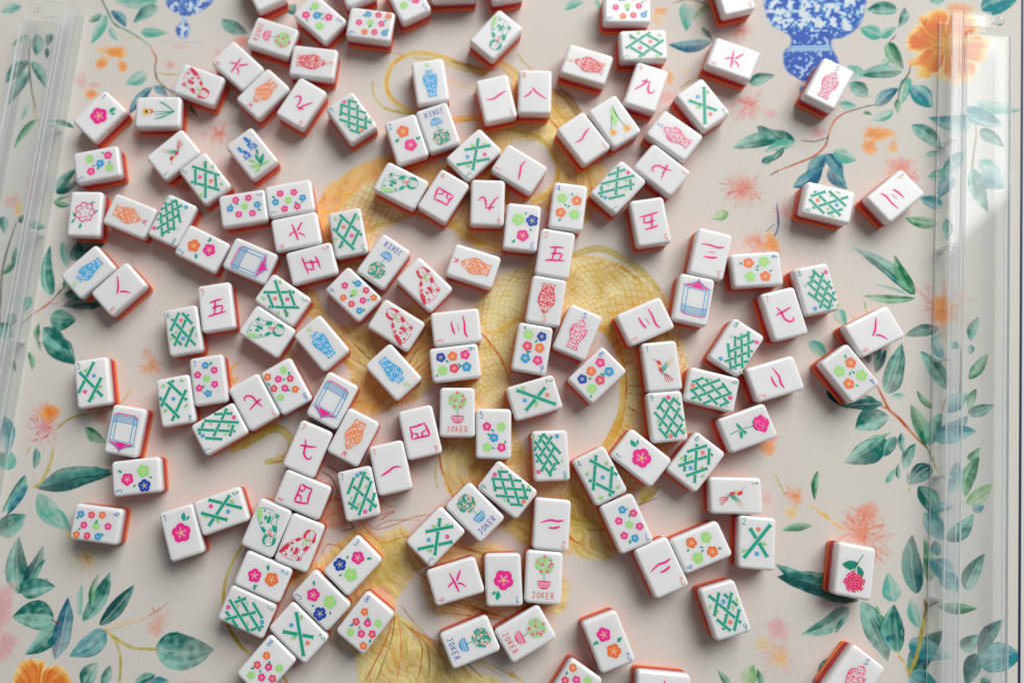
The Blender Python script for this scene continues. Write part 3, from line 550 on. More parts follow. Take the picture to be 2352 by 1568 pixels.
('leaf',(304.5,-62.3,312.4,-73.6,9.8,'paleblue',0.1,0.92,5408)),
('leaf',(326.9,-123.2,320.3,-127.0,5.6,'teal',-0.12,0.92,5421)),
('leaf',(302.9,-52.0,302.5,-42.4,6.3,'blue',0.16,0.92,5434)),
('leaf',(281.0,-103.0,306.2,-110.7,11.2,'paleblue',-0.06,0.92,5447)),
('stroke',([(279.3,-121.6),(285.5,-109.2),(290.1,-93.5),(292.9,-84.0),(292.5,-77.7)],2.38,'olive',0.85,1,5460,0.45,0.0)),
('stroke',([(292.8,-77.7),(293.3,-82.7),(291.2,-87.8)],1.82,'sepia',0.7,1,5473,0.45,0.0)),
('stroke',([(279.7,-121.0),(276.9,-113.6),(273.2,-108.1)],1.82,'gold',0.8,1,5486,0.45,0.0)),
('stroke',([(295.0,-81.5),(301.0,-78.5)],1.12,'sepia',0.8,1,5499,0.45,0.0)),
('burst',(203.7,-110.5,14.7,'pink',50,0.55,5512,'coral')),
('burst',(205.5,-113.0,9.1,'yellow',40,0.8,5525,None)),
('blob',(204.0,-95.4,8.4,8.4,'pink',0.6,5538,0.6)),
('leaf',(174.2,-129.7,167.3,-120.2,4.2,'green',-0.06,0.92,5551)),
('leaf',(184.5,-129.5,188.8,-116.4,9.1,'lgreen',0.1,0.92,5564)),
('leaf',(192.8,-129.4,190.9,-118.9,4.2,'green',-0.12,0.92,5577)),
('blob',(195.0,-103.8,6.3,6.3,'yellow',0.35,5590,0.6)),
('stroke',([(193.1,-103.2),(198.1,-106.9)],0.98,'yellow',0.5,1,5603,0.45,0.0)),
('leaf',(-266.1,-81.9,-269.6,-46.2,13.3,'teal',0.1,0.92,5616)),
('leaf',(-265.8,-81.5,-253.1,-51.8,8.4,'dark',-0.12,0.92,5629)),
('leaf',(-258.1,-75.4,-250.2,-59.9,4.9,'teal',0.16,0.92,5642)),
('leaf',(-261.4,-78.2,-248.1,-72.3,4.2,'teal',-0.06,0.92,5655)),
('leaf',(-265.2,-79.9,-243.2,-77.2,11.9,'teal',0.1,0.92,5668)),
('leaf',(-242.7,-96.5,-269.8,-96.2,16.1,'teal',-0.12,0.92,5681)),
('leaf',(-241.0,-101.0,-259.5,-118.3,11.9,'teal',0.16,0.92,5694)),
('leaf',(-240.1,-121.3,-234.6,-83.4,11.2,'blue',-0.06,0.92,5707)),
('leaf',(-226.0,-95.5,-226.1,-75.0,4.2,'pale',0.1,0.92,5720)),
('leaf',(-224.1,-98.2,-208.6,-67.8,9.8,'teal',-0.12,0.92,5733)),
('leaf',(-219.1,-88.9,-215.3,-68.5,4.5,'green',0.16,0.92,5746)),
('leaf',(-213.1,-100.3,-192.1,-74.9,8.4,'dark',-0.06,0.92,5759)),
('leaf',(-208.7,-104.5,-231.6,-119.2,13.3,'paleblue',0.1,0.92,5772)),
('leaf',(-176.6,-113.1,-139.5,-113.7,20.3,'teal',-0.12,0.92,5785)),
('leaf',(-221.0,-137.0,-212.3,-122.4,9.8,'teal',0.16,0.92,5798)),
('leaf',(-209.6,-136.8,-204.6,-123.6,6.3,'teal',-0.06,0.92,5811)),
('leaf',(-188.5,-134.5,-175.7,-129.2,5.6,'teal',0.1,0.92,5824)),
('leaf',(-285.1,-43.3,-265.9,-32.8,13.3,'teal',-0.12,0.92,5837)),
('leaf',(-256.7,-30.7,-235.0,-44.2,10.5,'pale',0.16,0.92,5850)),
('leaf',(-255.3,-93.3,-248.5,-90.3,2.8,'teal',-0.06,0.92,5863)),
('leaf',(-181.5,-136.3,-166.6,-132.8,6.3,'paleblue',0.1,0.92,5876)),
('stroke',([(-209.8,-102.8),(-201.1,-108.9),(-191.1,-113.3),(-175.9,-114.2)],2.1,'olive',0.8,1,5889,0.45,0.0)),
('stroke',([(-209.1,-103.2),(-204.0,-107.0),(-200.0,-114.7),(-198.3,-122.5),(-198.3,-136.6)],1.68,'olive',0.85,1,5902,0.45,0.0)),
('stroke',([(-209.2,-101.2),(-196.9,-98.4),(-182.6,-94.2)],0.98,'yellow',0.8,1,5915,0.45,0.0)),
('stroke',([(-209.4,-103.5),(-200.2,-101.1),(-183.8,-95.9)],0.7,'olive',0.6,1,5928,0.45,0.0)),
('stroke',([(-266.1,-81.9),(-268.5,-78.9),(-272.9,-76.3)],1.12,'dark',0.7,1,5941,0.45,0.0)),
('stroke',([(-243.7,-97.5),(-241.1,-99.1),(-239.1,-97.7)],1.54,'sepia',0.8,1,5954,0.45,0.0)),
('burst',(-175.5,-96.8,9.8,'coral',40,0.5,5967,'orange')),
('stroke',([(-182.6,-94.2),(-175.8,-90.2),(-170.2,-86.2)],0.84,'rust',0.7,1,5980,0.45,0.0)),
('stroke',([(-180.1,-89.0),(-179.3,-90.9)],0.98,'rust',0.8,1,5993,0.45,0.0)),
('blob',(-175.8,-102.6,6.3,4.9,'coral',0.4,6006,0.6)),
('poppy',(-247.6,-145.2,27.3,'deep',8,5,0.2,0.97)),
('blob',(-276.5,-92.3,11.9,18.2,'pink',0.75,6019,0.6)),
('blob',(-273.4,-112.0,10.5,10.5,'pink',0.7,6032,0.6)),
('burst',(-224.7,-59.6,11.9,'olive',60,0.6,6045,'yellow')),
('burst',(-225.1,-58.3,6.3,'gold',30,0.6,6058,'brown')),
('blob',(-235.6,-46.2,4.2,4.2,'yellow',0.5,6071,0.6)),
('blob',(-150.2,-134.5,11.2,3.5,'pink',0.5,6084,0.6)),
('stroke',([(-102.8,-132.3),(-108.3,-128.6)],1.4,'olive',0.6,1,6097,0.45,0.0)),
('leaf',(-264.1,81.2,-240.7,64.4,13.3,'teal',0.16,0.92,6110)),
('leaf',(-267.1,81.2,-264.6,73.1,2.8,'green',-0.06,0.92,6123)),
('leaf',(-286.1,30.4,-281.4,5.7,9.8,'paleblue',0.1,0.92,6136)),
('leaf',(-230.8,23.2,-216.4,13.1,7.0,'green',-0.12,0.92,6149)),
('leaf',(-262.9,10.3,-263.0,-4.0,5.6,'teal',0.16,0.92,6162)),
('leaf',(-262.3,-15.2,-211.4,-3.7,10.5,'teal',-0.06,0.92,6175)),
('leaf',(-259.7,-16.2,-210.5,-6.4,13.3,'dark',0.1,0.92,6188)),
('leaf',(-259.4,-19.6,-239.4,-41.8,11.9,'pale',-0.12,0.92,6201)),
('leaf',(-268.3,-7.6,-282.5,-31.9,8.4,'teal',0.16,0.92,6214)),
('leaf',(-266.4,-13.8,-278.7,-33.9,6.3,'blue',-0.06,0.92,6227)),
('leaf',(-281.2,-4.9,-279.4,7.8,10.5,'pale',0.1,0.92,6240)),
('leaf',(-283.7,67.3,-280.1,59.3,4.2,'green',-0.12,0.92,6253)),
('leaf',(-273.1,73.1,-269.1,60.0,4.2,'green',0.16,0.92,6266)),
('burst',(-189.4,63.4,9.8,'orange',60,0.8,6279,'deep')),
('blob',(-193.6,72.4,4.2,4.2,'coral',0.4,6292,0.6)),
('burst',(-259.6,23.4,15.4,'pink',80,0.8,6305,'red')),
('blob',(-260.5,34.8,7.7,7.7,'coral',0.35,6318,0.6)),
('blob',(-255.9,32.7,7.7,6.3,'orange',0.8,6331,0.6)),
('burst',(-255.6,33.4,7.0,'orange',30,0.7,6344,'deep')),
('stroke',([(-251.3,20.6),(-243.2,27.8),(-233.2,31.4),(-223.1,32.5)],1.54,'olive',0.8,1,6357,0.45,0.0)),
('stroke',([(-262.3,-15.5),(-257.5,-11.7),(-252.6,-0.5),(-251.3,10.1)],2.38,'olive',0.75,1,6370,0.45,0.0)),
('stroke',([(-263.2,-4.0),(-262.3,-13.1)],0.56,'olive',0.5,1,6383,0.45,0.0)),
('stroke',([(-266.5,10.7),(-269.0,5.0)],2.1,'olive',0.4,1,6396,1,0.0)),
('stroke',([(-266.1,13.9),(-261.8,15.3)],0.98,'red',0.8,1,6409,0.45,0.0)),
('stroke',([(-260.4,14.9),(-254.8,18.5)],0.98,'red',0.8,1,6422,0.45,0.0)),
('stroke',([(-262.9,19.9),(-261.3,17.8)],0.98,'red',0.8,1,6435,0.45,0.0)),
('stroke',([(-257.3,22.0),(-253.7,23.5)],0.98,'red',0.8,1,6448,0.45,0.0)),
('stroke',([(-264.3,27.7),(-262.9,29.1)],0.98,'red',0.8,1,6461,0.45,0.0)),
('leaf',(-262.6,182.8,-248.3,201.0,7.0,'teal',0.16,0.92,6474)),
('leaf',(-262.6,182.8,-246.9,191.6,6.3,'dark',-0.06,0.92,6487)),
('leaf',(-263.7,176.9,-252.2,180.7,2.4,'green',0.1,0.92,6500)),
('leaf',(-263.7,176.6,-252.4,173.7,4.2,'green',-0.12,0.92,6513)),
('leaf',(-260.5,111.0,-263.6,146.2,8.4,'teal',0.16,0.92,6526)),
('leaf',(-250.7,130.2,-256.3,149.2,6.3,'pale',-0.06,0.92,6539)),
('leaf',(-246.0,136.9,-223.2,155.1,13.3,'dark',0.1,0.92,6552)),
('leaf',(-246.5,134.7,-244.6,149.1,9.1,'dark',-0.12,0.92,6565)),
('leaf',(-251.1,115.1,-248.8,124.9,4.2,'green',0.16,0.92,6578)),
('leaf',(-223.8,107.6,-252.5,103.9,10.5,'dark',-0.06,0.92,6591)),
('leaf',(-251.6,112.1,-232.0,109.1,7.7,'dark',0.1,0.92,6604)),
('leaf',(-260.1,95.8,-242.1,94.3,13.3,'teal',-0.12,0.92,6617)),
('leaf',(-267.3,79.6,-267.3,92.8,4.2,'green',0.16,0.92,6630)),
('leaf',(-264.4,89.2,-245.1,73.7,11.2,'teal',-0.06,0.92,6643)),
('leaf',(-299.4,166.4,-296.4,154.0,6.3,'teal',0.1,0.92,6656)),
('leaf',(-294.8,125.8,-288.0,135.6,4.2,'green',-0.12,0.92,6669)),
('leaf',(-286.4,161.6,-283.9,167.8,4.2,'dark',0.16,0.92,6682)),
('leaf',(-280.3,161.6,-267.9,158.4,6.3,'teal',-0.06,0.92,6695)),
('leaf',(-287.3,144.8,-288.3,129.6,4.9,'teal',0.1,0.92,6708)),
('leaf',(-274.7,110.7,-278.3,99.5,6.3,'pale',-0.12,0.92,6721)),
('leaf',(-285.7,99.5,-289.3,88.4,6.3,'teal',0.16,0.92,6734)),
('leaf',(-294.1,92.1,-284.8,80.3,9.8,'teal',-0.06,0.92,6747)),
('stroke',([(-250.6,118.9),(-259.5,107.7)],1.12,'sepia',0.85,1,6760,0.45,0.0)),
('stroke',([(-258.8,108.4),(-263.7,104.0),(-271.5,98.8)],1.26,'rust',0.9,1,6773,0.45,0.0)),
('stroke',([(-271.5,98.8),(-279.8,91.4)],0.98,'sepia',0.6,1,6786,0.45,0.0)),
('stroke',([(-260.1,105.8),(-255.2,105.3)],0.7,'rust',0.7,1,6799,0.45,0.0)),
('stroke',([(-288.8,162.4),(-293.8,141.0),(-295.7,125.8),(-295.0,107.0),(-294.1,92.1)],1.4,'sepia',0.8,1,6812,0.45,0.0)),
('stroke',([(-208.3,133.7),(-206.6,135.2)],0.7,'olive',0.6,1,6825,0.45,0.0)),
('blob',(-292.3,177.2,8.4,7.7,'pink',0.7,6838,0.6)),
('blob',(-288.0,171.7,3.5,7.7,'yellow',0.7,6851,0.6)),
('blob',(-279.2,184.9,11.2,14.0,'pink',0.35,6864,0.6)),
('blob',(-221.6,120.3,4.2,2.8,'pink',0.3,6877,0.6))]
rng = np.random.default_rng(7)
GX0, GX1, GY0, GY1, GS = MATBOX
NX = int(round((GX1 - GX0) / GS)) + 1; NY = int(round((GY1 - GY0) / GS)) + 1
gx = GX0 + np.arange(NX) * GS; gy = GY0 + np.arange(NY) * GS
XX, YY = np.meshgrid(gx, gy)
def vnoise(scale, seed):
    r = np.random.default_rng(seed)
    w, h = int((GX1 - GX0) / scale) + 3, int((GY1 - GY0) / scale) + 3
    a = r.random((h, w)).astype(np.float32)
    u = (XX - GX0) / scale; v = (YY - GY0) / scale
    i = u.astype(int); j = v.astype(int); fu = u - i; fv = v - j
    fu = fu * fu * (3 - 2 * fu); fv = fv * fv * (3 - 2 * fv)
    return (a[j, i] * (1 - fu) + a[j, i + 1] * fu) * (1 - fv) + (a[j + 1, i] * (1 - fu) + a[j + 1, i + 1] * fu) * fv
N1, N2, N3, N4 = vnoise(1.3, 1), vnoise(3.2, 2), vnoise(9.0, 3), vnoise(30.0, 4)
PAPER = np.array(lin((217, 213, 205)))
canvas = np.ones((NY, NX, 3)) * PAPER
canvas *= (0.985 + 0.03 * N4)[..., None]
def LC(c): return np.array(lin(c))
PC = dict(teal=((126, 200, 182), (0, 104, 94)), dark=((40, 146, 132), (0, 78, 80)), blue=((84, 168, 176), (0, 92, 124)), pale=((176, 208, 194), (84, 176, 158)),
          green=((132, 200, 150), (4, 112, 72)), lgreen=((196, 214, 174), (120, 178, 110)), paleblue=((146, 198, 196), (36, 136, 146)),
          gold=((242, 224, 136), (202, 154, 28)), olive=((226, 212, 116), (176, 158, 36)), orange=((250, 190, 90), (238, 130, 22)), deep=((246, 150, 40), (226, 84, 6)),
          coral=((238, 178, 150), (226, 104, 70)), pink=((232, 200, 195), (222, 150, 155)), brown=((186, 122, 50), (104, 58, 20)), rust=((226, 146, 60), (188, 80, 14)),
          yellow=((246, 218, 140), (236, 184, 66)), navy=((60, 110, 180), (20, 60, 130)), sepia=((140, 112, 56), (56, 48, 28)), red=((236, 140, 130), (212, 66, 76)),
          amber=((244, 196, 104), (226, 150, 40)), scales=((240, 230, 172), (206, 164, 40)),
          vblue=((120, 180, 226), (30, 84, 180)))
def win(x0, x1, y0, y1, pad=2.0):
    i0 = max(0, int((x0 - pad - GX0) / GS)); i1 = min(NX, int((x1 + pad - GX0) / GS) + 2)
    j0 = max(0, int((y0 - pad - GY0) / GS)); j1 = min(NY, int((y1 + pad - GY0) / GS) + 2)
    if i1 <= i0 or j1 <= j0: return None
    return slice(j0, j1), slice(i0, i1)
def lay(w, a, col):
    canvas[w] += (col - canvas[w]) * np.clip(a, 0, 1)[..., None]
def r1(n, r):       # smooth 1-D random profile
    k = r.random(n + 1)
    def f(t):
        t = np.clip(t, 0, 0.999) * n; i = t.astype(int); u = t - i; u = u * u * (3 - 2 * u)
        return k[i] * (1 - u) + k[i + 1] * u
    return f
def leaf(bx, by, tx, ty, wd, key, bend=0.12, op=0.9, seed=0):
    r = np.random.default_rng(seed + 11)
    dx, dy = tx - bx, ty - by; l = math.hypot(dx, dy); dx /= l; dy /= l
    m = wd + abs(bend) * l
    w = win(min(bx, tx) - m, max(bx, tx) + m, min(by, ty) - m, max(by, ty) + m)
    if w is None: return
    px = XX[w] - bx; py = YY[w] - by
    s = (px * dx + py * dy) / l; n = -px * dy + py * dx
    sc = np.clip(s, 0, 1)
    n = n - bend * l * 4 * sc * (1 - sc) * 0.5
    e = 0.62 + 0.3 * r.random()
    h = wd * .57 * np.sin(np.pi * np.clip(sc, 1e-4, 1) ** e) ** 0.8 * (0.84 + 0.24 * N3[w] + 0.05 * N1[w]) + 1e-3
    t = n / h
    a = np.clip((1 - np.abs(t)) * h / 0.42, 0, 1) * ((s > 0) & (s < 1))
    side = 1 if r.random() < 0.5 else -1
    st = r1(9, r)(t * 0.5 + 0.5) * 0.6 + r1(22, r)(t * 0.5 + 0.5 + 0.1 * N2[w] + 0.05 * np.sin(s * 9)) * 0.4
    tone = 0.42 * st + 0.34 * (0.5 + 0.5 * np.tanh(side * t * 3)) + 0.34 * N2[w] + 0.22 * (N3[w] - 0.5) + 0.22 * (np.abs(t) > 0.86) * (r.random() > .3) - 0.16
    grad = r.random()
    tone = tone + (s - 0.5) * (0.7 * grad - 0.35)
    tone = np.clip((tone - .3) * 1.9 + .42, 0, 1)
    c0, c1 = LC(PC[key][0]), LC(PC[key][1])
    col = c0 + (c1 - c0) * tone[..., None]
    a = a * op * (0.86 + 0.25 * tone + 0.12 * (N1[w] - 0.5))
    if r.random() < 0.6: a = a * np.clip(1.15 - 0.5 * (sc if r.random() < .5 else 1 - sc), 0, 1)
    rib = np.exp(-(n / 0.28) ** 2) * (s > 0.06) * (s < 0.8)
    if r.random() < 0.55: a = a * (1 - 0.5 * rib)
    else: col = col + (c1 * 0.6 - col) * (0.55 * rib)[..., None]
    lay(w, a, col)
def spline(pts, n=14):
    P = [np.array(p, float) for p in pts]
    if len(P) == 2: return [P[0] + (P[1] - P[0]) * k / n for k in range(n + 1)]
    out = []
    for i in range(len(P) - 1):
        p0 = P[max(i - 1, 0)]; p1 = P[i]; p2 = P[i + 1]; p3 = P[min(i + 2, len(P) - 1)]
        for k in range(n):
            t = k / n
            out.append(0.5 * ((2 * p1) + (p2 - p0) * t + (2 * p0 - 5 * p1 + 4 * p2 - p3) * t * t + (3 * p1 - p0 - 3 * p2 + p3) * t ** 3))
    out.append(P[-1]); return out
def stroke(pts, wd, key, op=0.9, taper=1, seed=0, soft=0.45, streak=0.0):
    r = np.random.default_rng(seed + 5)
    S = np.array(spline(pts)); 
    w = win(S[:, 0].min() - wd, S[:, 0].max() + wd, S[:, 1].min() - wd, S[:, 1].max() + wd)
    if w is None: return
    px = XX[w]; py = YY[w]
    best = np.full(px.shape, 1e9); bs = np.zeros(px.shape); sg = np.zeros(px.shape)
    n = len(S) - 1
    for i in range(n):
        a, b = S[i], S[i + 1]; d = b - a; L2 = d @ d + 1e-9
        t = np.clip(((px - a[0]) * d[0] + (py - a[1]) * d[1]) / L2, 0, 1)
        q = np.hypot(px - a[0] - t * d[0], py - a[1] - t * d[1])
        k = q < best
        best = np.where(k, q, best); bs = np.where(k, (i + t) / n, bs)
        sg = np.where(k, np.sign((px - a[0]) * d[1] - (py - a[1]) * d[0]), sg)
    prof = r1(7, r)(bs)
    if taper == 1: h = wd / 2 * (0.35 + 0.65 * np.sin(np.pi * np.clip(bs * 0.9 + 0.05, 0, 1)) ** 0.6)
    elif taper == 2: h = wd / 2 * (1 - bs) ** 0.7
    else: h = wd / 2 * np.ones_like(bs)
    h = h * (0.85 + 0.3 * prof)
    a = np.clip((h - best) / soft + 0.5, 0, 1)
    tone = np.clip(0.5 * prof + 0.5 * N2[w] + 0.3 * (N1[w] - .5) + 0.2, 0, 1)
    if streak:
        q = sg * best / (h + 1e-6)
        tone = np.clip(tone * (1 - streak) + streak * (r1(12, r)(q * .5 + .5) * 1.1 - .05) , 0, 1)
    c0, c1 = LC(PC[key][0]), LC(PC[key][1])
    lay(w, a * op * (0.7 + 0.4 * tone), c0 + (c1 - c0) * tone[..., None])
def blob(cx, cy, rx, ry, key, op=0.7, seed=0, soft=0.6):
    m = max(rx, ry) * 1.5
    w = win(cx - m, cx + m, cy - m, cy + m)
    if w is None: return
    d = np.hypot((XX[w] - cx) / rx, (YY[w] - cy) / ry) + (N2[w] - 0.5) * 0.55 + (N3[w] - 0.5) * 0.6
    a = np.clip((1.05 - d) / soft, 0, 1); a = a * a * (3 - 2 * a)
    tone = np.clip(1.25 - d * 0.9 + (N1[w] - 0.5) * 0.7 + (N2[w] - .5) * .6 - .2, 0, 1)
    c0, c1 = LC(PC[key][0]), LC(PC[key][1])
    lay(w, a * op, c0 + (c1 - c0) * tone[..., None])
def burst(cx, cy, rad, key, n=46, op=0.75, seed=0, key2=None, a0=0.0, a1=6.2832):
    r = np.random.default_rng(seed + 77)
    op = op * .8
    blob(cx, cy, rad * 0.8, rad * 0.8, key, op * 0.55, seed, 1.0)
    blob(cx + rad * .1, cy, rad * 0.4, rad * 0.4, key2 or key, op * 0.5, seed + 1, 1.0)
    for i in range(int(n * 1.5)):
        an = a0 + (a1 - a0) * r.random(); r0 = rad * 0.75 * r.random(); r1_ = min(r0 + rad * (0.12 + 0.38 * r.random()), rad * 1.1)
        k = key2 if key2 and r.random() < 0.35 else key
        p0 = (cx + r0 * math.cos(an), cy + r0 * math.sin(an)); p1 = (cx + r1_ * math.cos(an + .2 * r.normal()), cy + r1_ * math.sin(an + .2 * r.normal()))
        stroke([p0, p1], rad * (0.03 + 0.06 * r.random()) + 0.2, k, op * (0.2 + 0.5 * r.random() ** 2), 1, seed + i, 0.9)
def inside(poly, px, py):
    c = np.zeros(px.shape, bool); n = len(poly)
    for i in range(n):
        x1, y1 = poly[i]; x2, y2 = poly[(i + 1) % n]
        if y1 == y2: continue
        c ^= ((y1 > py) != (y2 > py)) & (px < (x2 - x1) * (py - y1) / (y2 - y1) + x1)
    return c
def blur(a, k):
    for _ in range(k):
        a = (a + np.roll(a, 1, 0) + np.roll(a, -1, 0)) / 3; a = (a + np.roll(a, 1, 1) + np.roll(a, -1, 1)) / 3
    return a
def region(poly, key, op=0.85, mode='wash', ang=0.0, soft=3, center=None, hole=None, seed=0, spacing=4.4):
    P = [tuple(p) for p in spline(list(poly) + [poly[0]], 6)]
    xs = [p[0] for p in P]; ys = [p[1] for p in P]
    w = win(min(xs), max(xs), min(ys), max(ys), 4)
    if w is None: return
    px = XX[w] + (N2[w] - .5) * 2.0; py = YY[w] + (N3[w] - .5) * 3.0
    a = inside(P, px, py).astype(float)
    if hole: 
        H = [tuple(p) for p in spline(list(hole) + [hole[0]], 6)]
        a = a * (1 - inside(H, px, py))
    a = blur(a, soft)
    c0, c1 = LC(PC[key][0]), LC(PC[key][1])
    if mode == 'scale':
        if center: 
            rr = np.hypot(px - center[0], py - center[1]); th = np.arctan2(py - center[1], px - center[0]) * 62
            u, v = rr, th
        else:
            u = px * math.cos(ang) + py * math.sin(ang); v = -px * math.sin(ang) + py * math.cos(ang)
        u = u + (N3[w] - .5) * 4; v = v + (N2[w] - .5) * 2
        f1 = np.abs(((u + v) / spacing) % 1 - .5); f2 = np.abs(((u - v) / spacing) % 1 - .5)
        ln = np.clip(1 - np.minimum(f1, f2) / 0.16, 0, 1) * (0.5 + 0.8 * N2[w])
        tone = np.clip(0.10 + 0.85 * ln + 0.9 * (N3[w] - .42) + .6 * (N4[w] - .5) + .15 * (N1[w] - .5), 0, 1)
    elif mode == 'streak':
        if center: v = np.arctan2(py - center[1], px - center[0]) * 26
        else: v = -px * math.sin(ang) + py * math.cos(ang)
        v = v + (N3[w] - .5) * 6
        s1 = np.sin(v * 0.9 + 4 * N3[w]); s2 = np.sin(v * 2.6 + 5 * N3[w] + 1.3)
        tone = np.clip(0.36 + 0.26 * s1 * (N2[w] + .3) + 0.16 * s2 + 0.8 * (N3[w] - .5) + .4 * (N4[w] - .5) + .2 * (N1[w] - .5), 0, 1)
    else:
        tone = np.clip(0.3 + 0.9 * (N3[w] - .4) + 0.5 * (N2[w] - .5) + .2 * (N1[w] - .5), 0, 1)
    lay(w, a * op * (0.75 + 0.3 * N2[w]), c0 + (c1 - c0) * tone[..., None])
def vase(poly, bands, seed=0, op=0.95, sc=1.0):
    P = [tuple(p) for p in spline(list(poly) + [poly[0]], 5)]
    xs = [p[0] for p in P]; ys = [p[1] for p in P]
    w = win(min(xs), max(xs), min(ys), max(ys), 3)
    if w is None: return
    a = blur(inside(P, XX[w], YY[w]).astype(float), 1)
    edge = np.clip(1 - blur(a, 4), 0, 1) * a
    f1 = vnoise(2.2 * sc, seed + 31)[w]; f2 = vnoise(4.5 * sc, seed + 32)[w]
    tone = np.clip((0.55 * f1 + 0.55 * f2 - 0.46) * 4.0, 0, 1)
    for y0, y1, kind in bands:
        k = (YY[w] < y0) & (YY[w] > y1)
        if kind == 'dark': tone = np.where(k, np.clip(1.15 - 0.9 * np.clip((f1 - .62) * 6, 0, 1), 0, 1), tone)
        else: tone = np.where(k, 0.25 + 0.4 * (np.sin(YY[w] * 3.5) > .2), tone)
    tone = np.clip(tone + 1.2 * edge, 0, 1)
    cols = [LC((222, 232, 238)), LC((104, 172, 226)), LC((46, 92, 188))]
    t2 = tone * 2
    col = np.where((t2 < 1)[..., None], cols[0] + (cols[1] - cols[0]) * np.clip(t2, 0, 1)[..., None], cols[1] + (cols[2] - cols[1]) * np.clip(t2 - 1, 0, 1)[..., None])
    lay(w, a * op, col)
def poppy(cx, cy, rad, key='deep', seed=0, petals=5, rot=0.3, op=0.95):
    r = np.random.default_rng(seed + 3)
    w = win(cx - rad * 1.2, cx + rad * 1.2, cy - rad * 1.2, cy + rad * 1.2)
    if w is None: return
    px = XX[w] - cx + (N3[w] - .5) * rad * .25; py = YY[w] - cy + (N2[w] - .5) * rad * .08
    d = np.hypot(px, py); an = np.arctan2(py, px) - rot
    f = (an / (2 * np.pi) * petals) % 1.0; phi = f * 2 - 1
    pid = np.floor(an / (2 * np.pi) * petals).astype(int) % petals
    ln = r.random(petals) * .2 + .84
    edge = rad * ln[pid] * (0.74 + 0.26 * np.sqrt(np.clip(1 - np.abs(phi) ** 2.6, 0, 1))) * (.95 + .1 * N2[w])
    a = np.clip((edge - d) / .8, 0, 1)
    q = d / edge
    st = r1(40 * petals, r)((an / (2 * np.pi)) % 1.0) * .6 + r1(15 * petals, r)((an / (2 * np.pi)) % 1.0) * .4
    tone = np.clip(.15 + .8 * st + .45 * (N3[w] - .5) + .35 * np.sin(q * 2.6) - .75 * np.clip((q - .8) / .2, 0, 1) - .8 * np.clip((np.abs(phi) - .86) / .14, 0, 1), 0, 1)
    c0, c1, c2 = LC((248, 222, 160)), LC((248, 172, 66)), LC((228, 104, 16))
    t2 = tone[..., None] * 2
    col = np.where(t2 < 1, c0 + (c1 - c0) * t2, c1 + (c2 - c1) * (t2 - 1))
    lay(w, a * op, col)
    for k in range(26):
        b = r.random() * 6.283; q = rad * .3 * math.sqrt(r.random())
        x, y = cx + q * math.cos(b), cy + q * math.sin(b)
        stroke([(x, y), (x + 2.2 * math.cos(b), y + 2.2 * math.sin(b))], .9, 'yellow', .8, 1, seed + k)
for it in PRINT:
    k = it[0]
    globals()[k](*it[1], **(it[2] if len(it) > 2 else {}))
canvas = np.clip(canvas * 1.0, 0, 1)

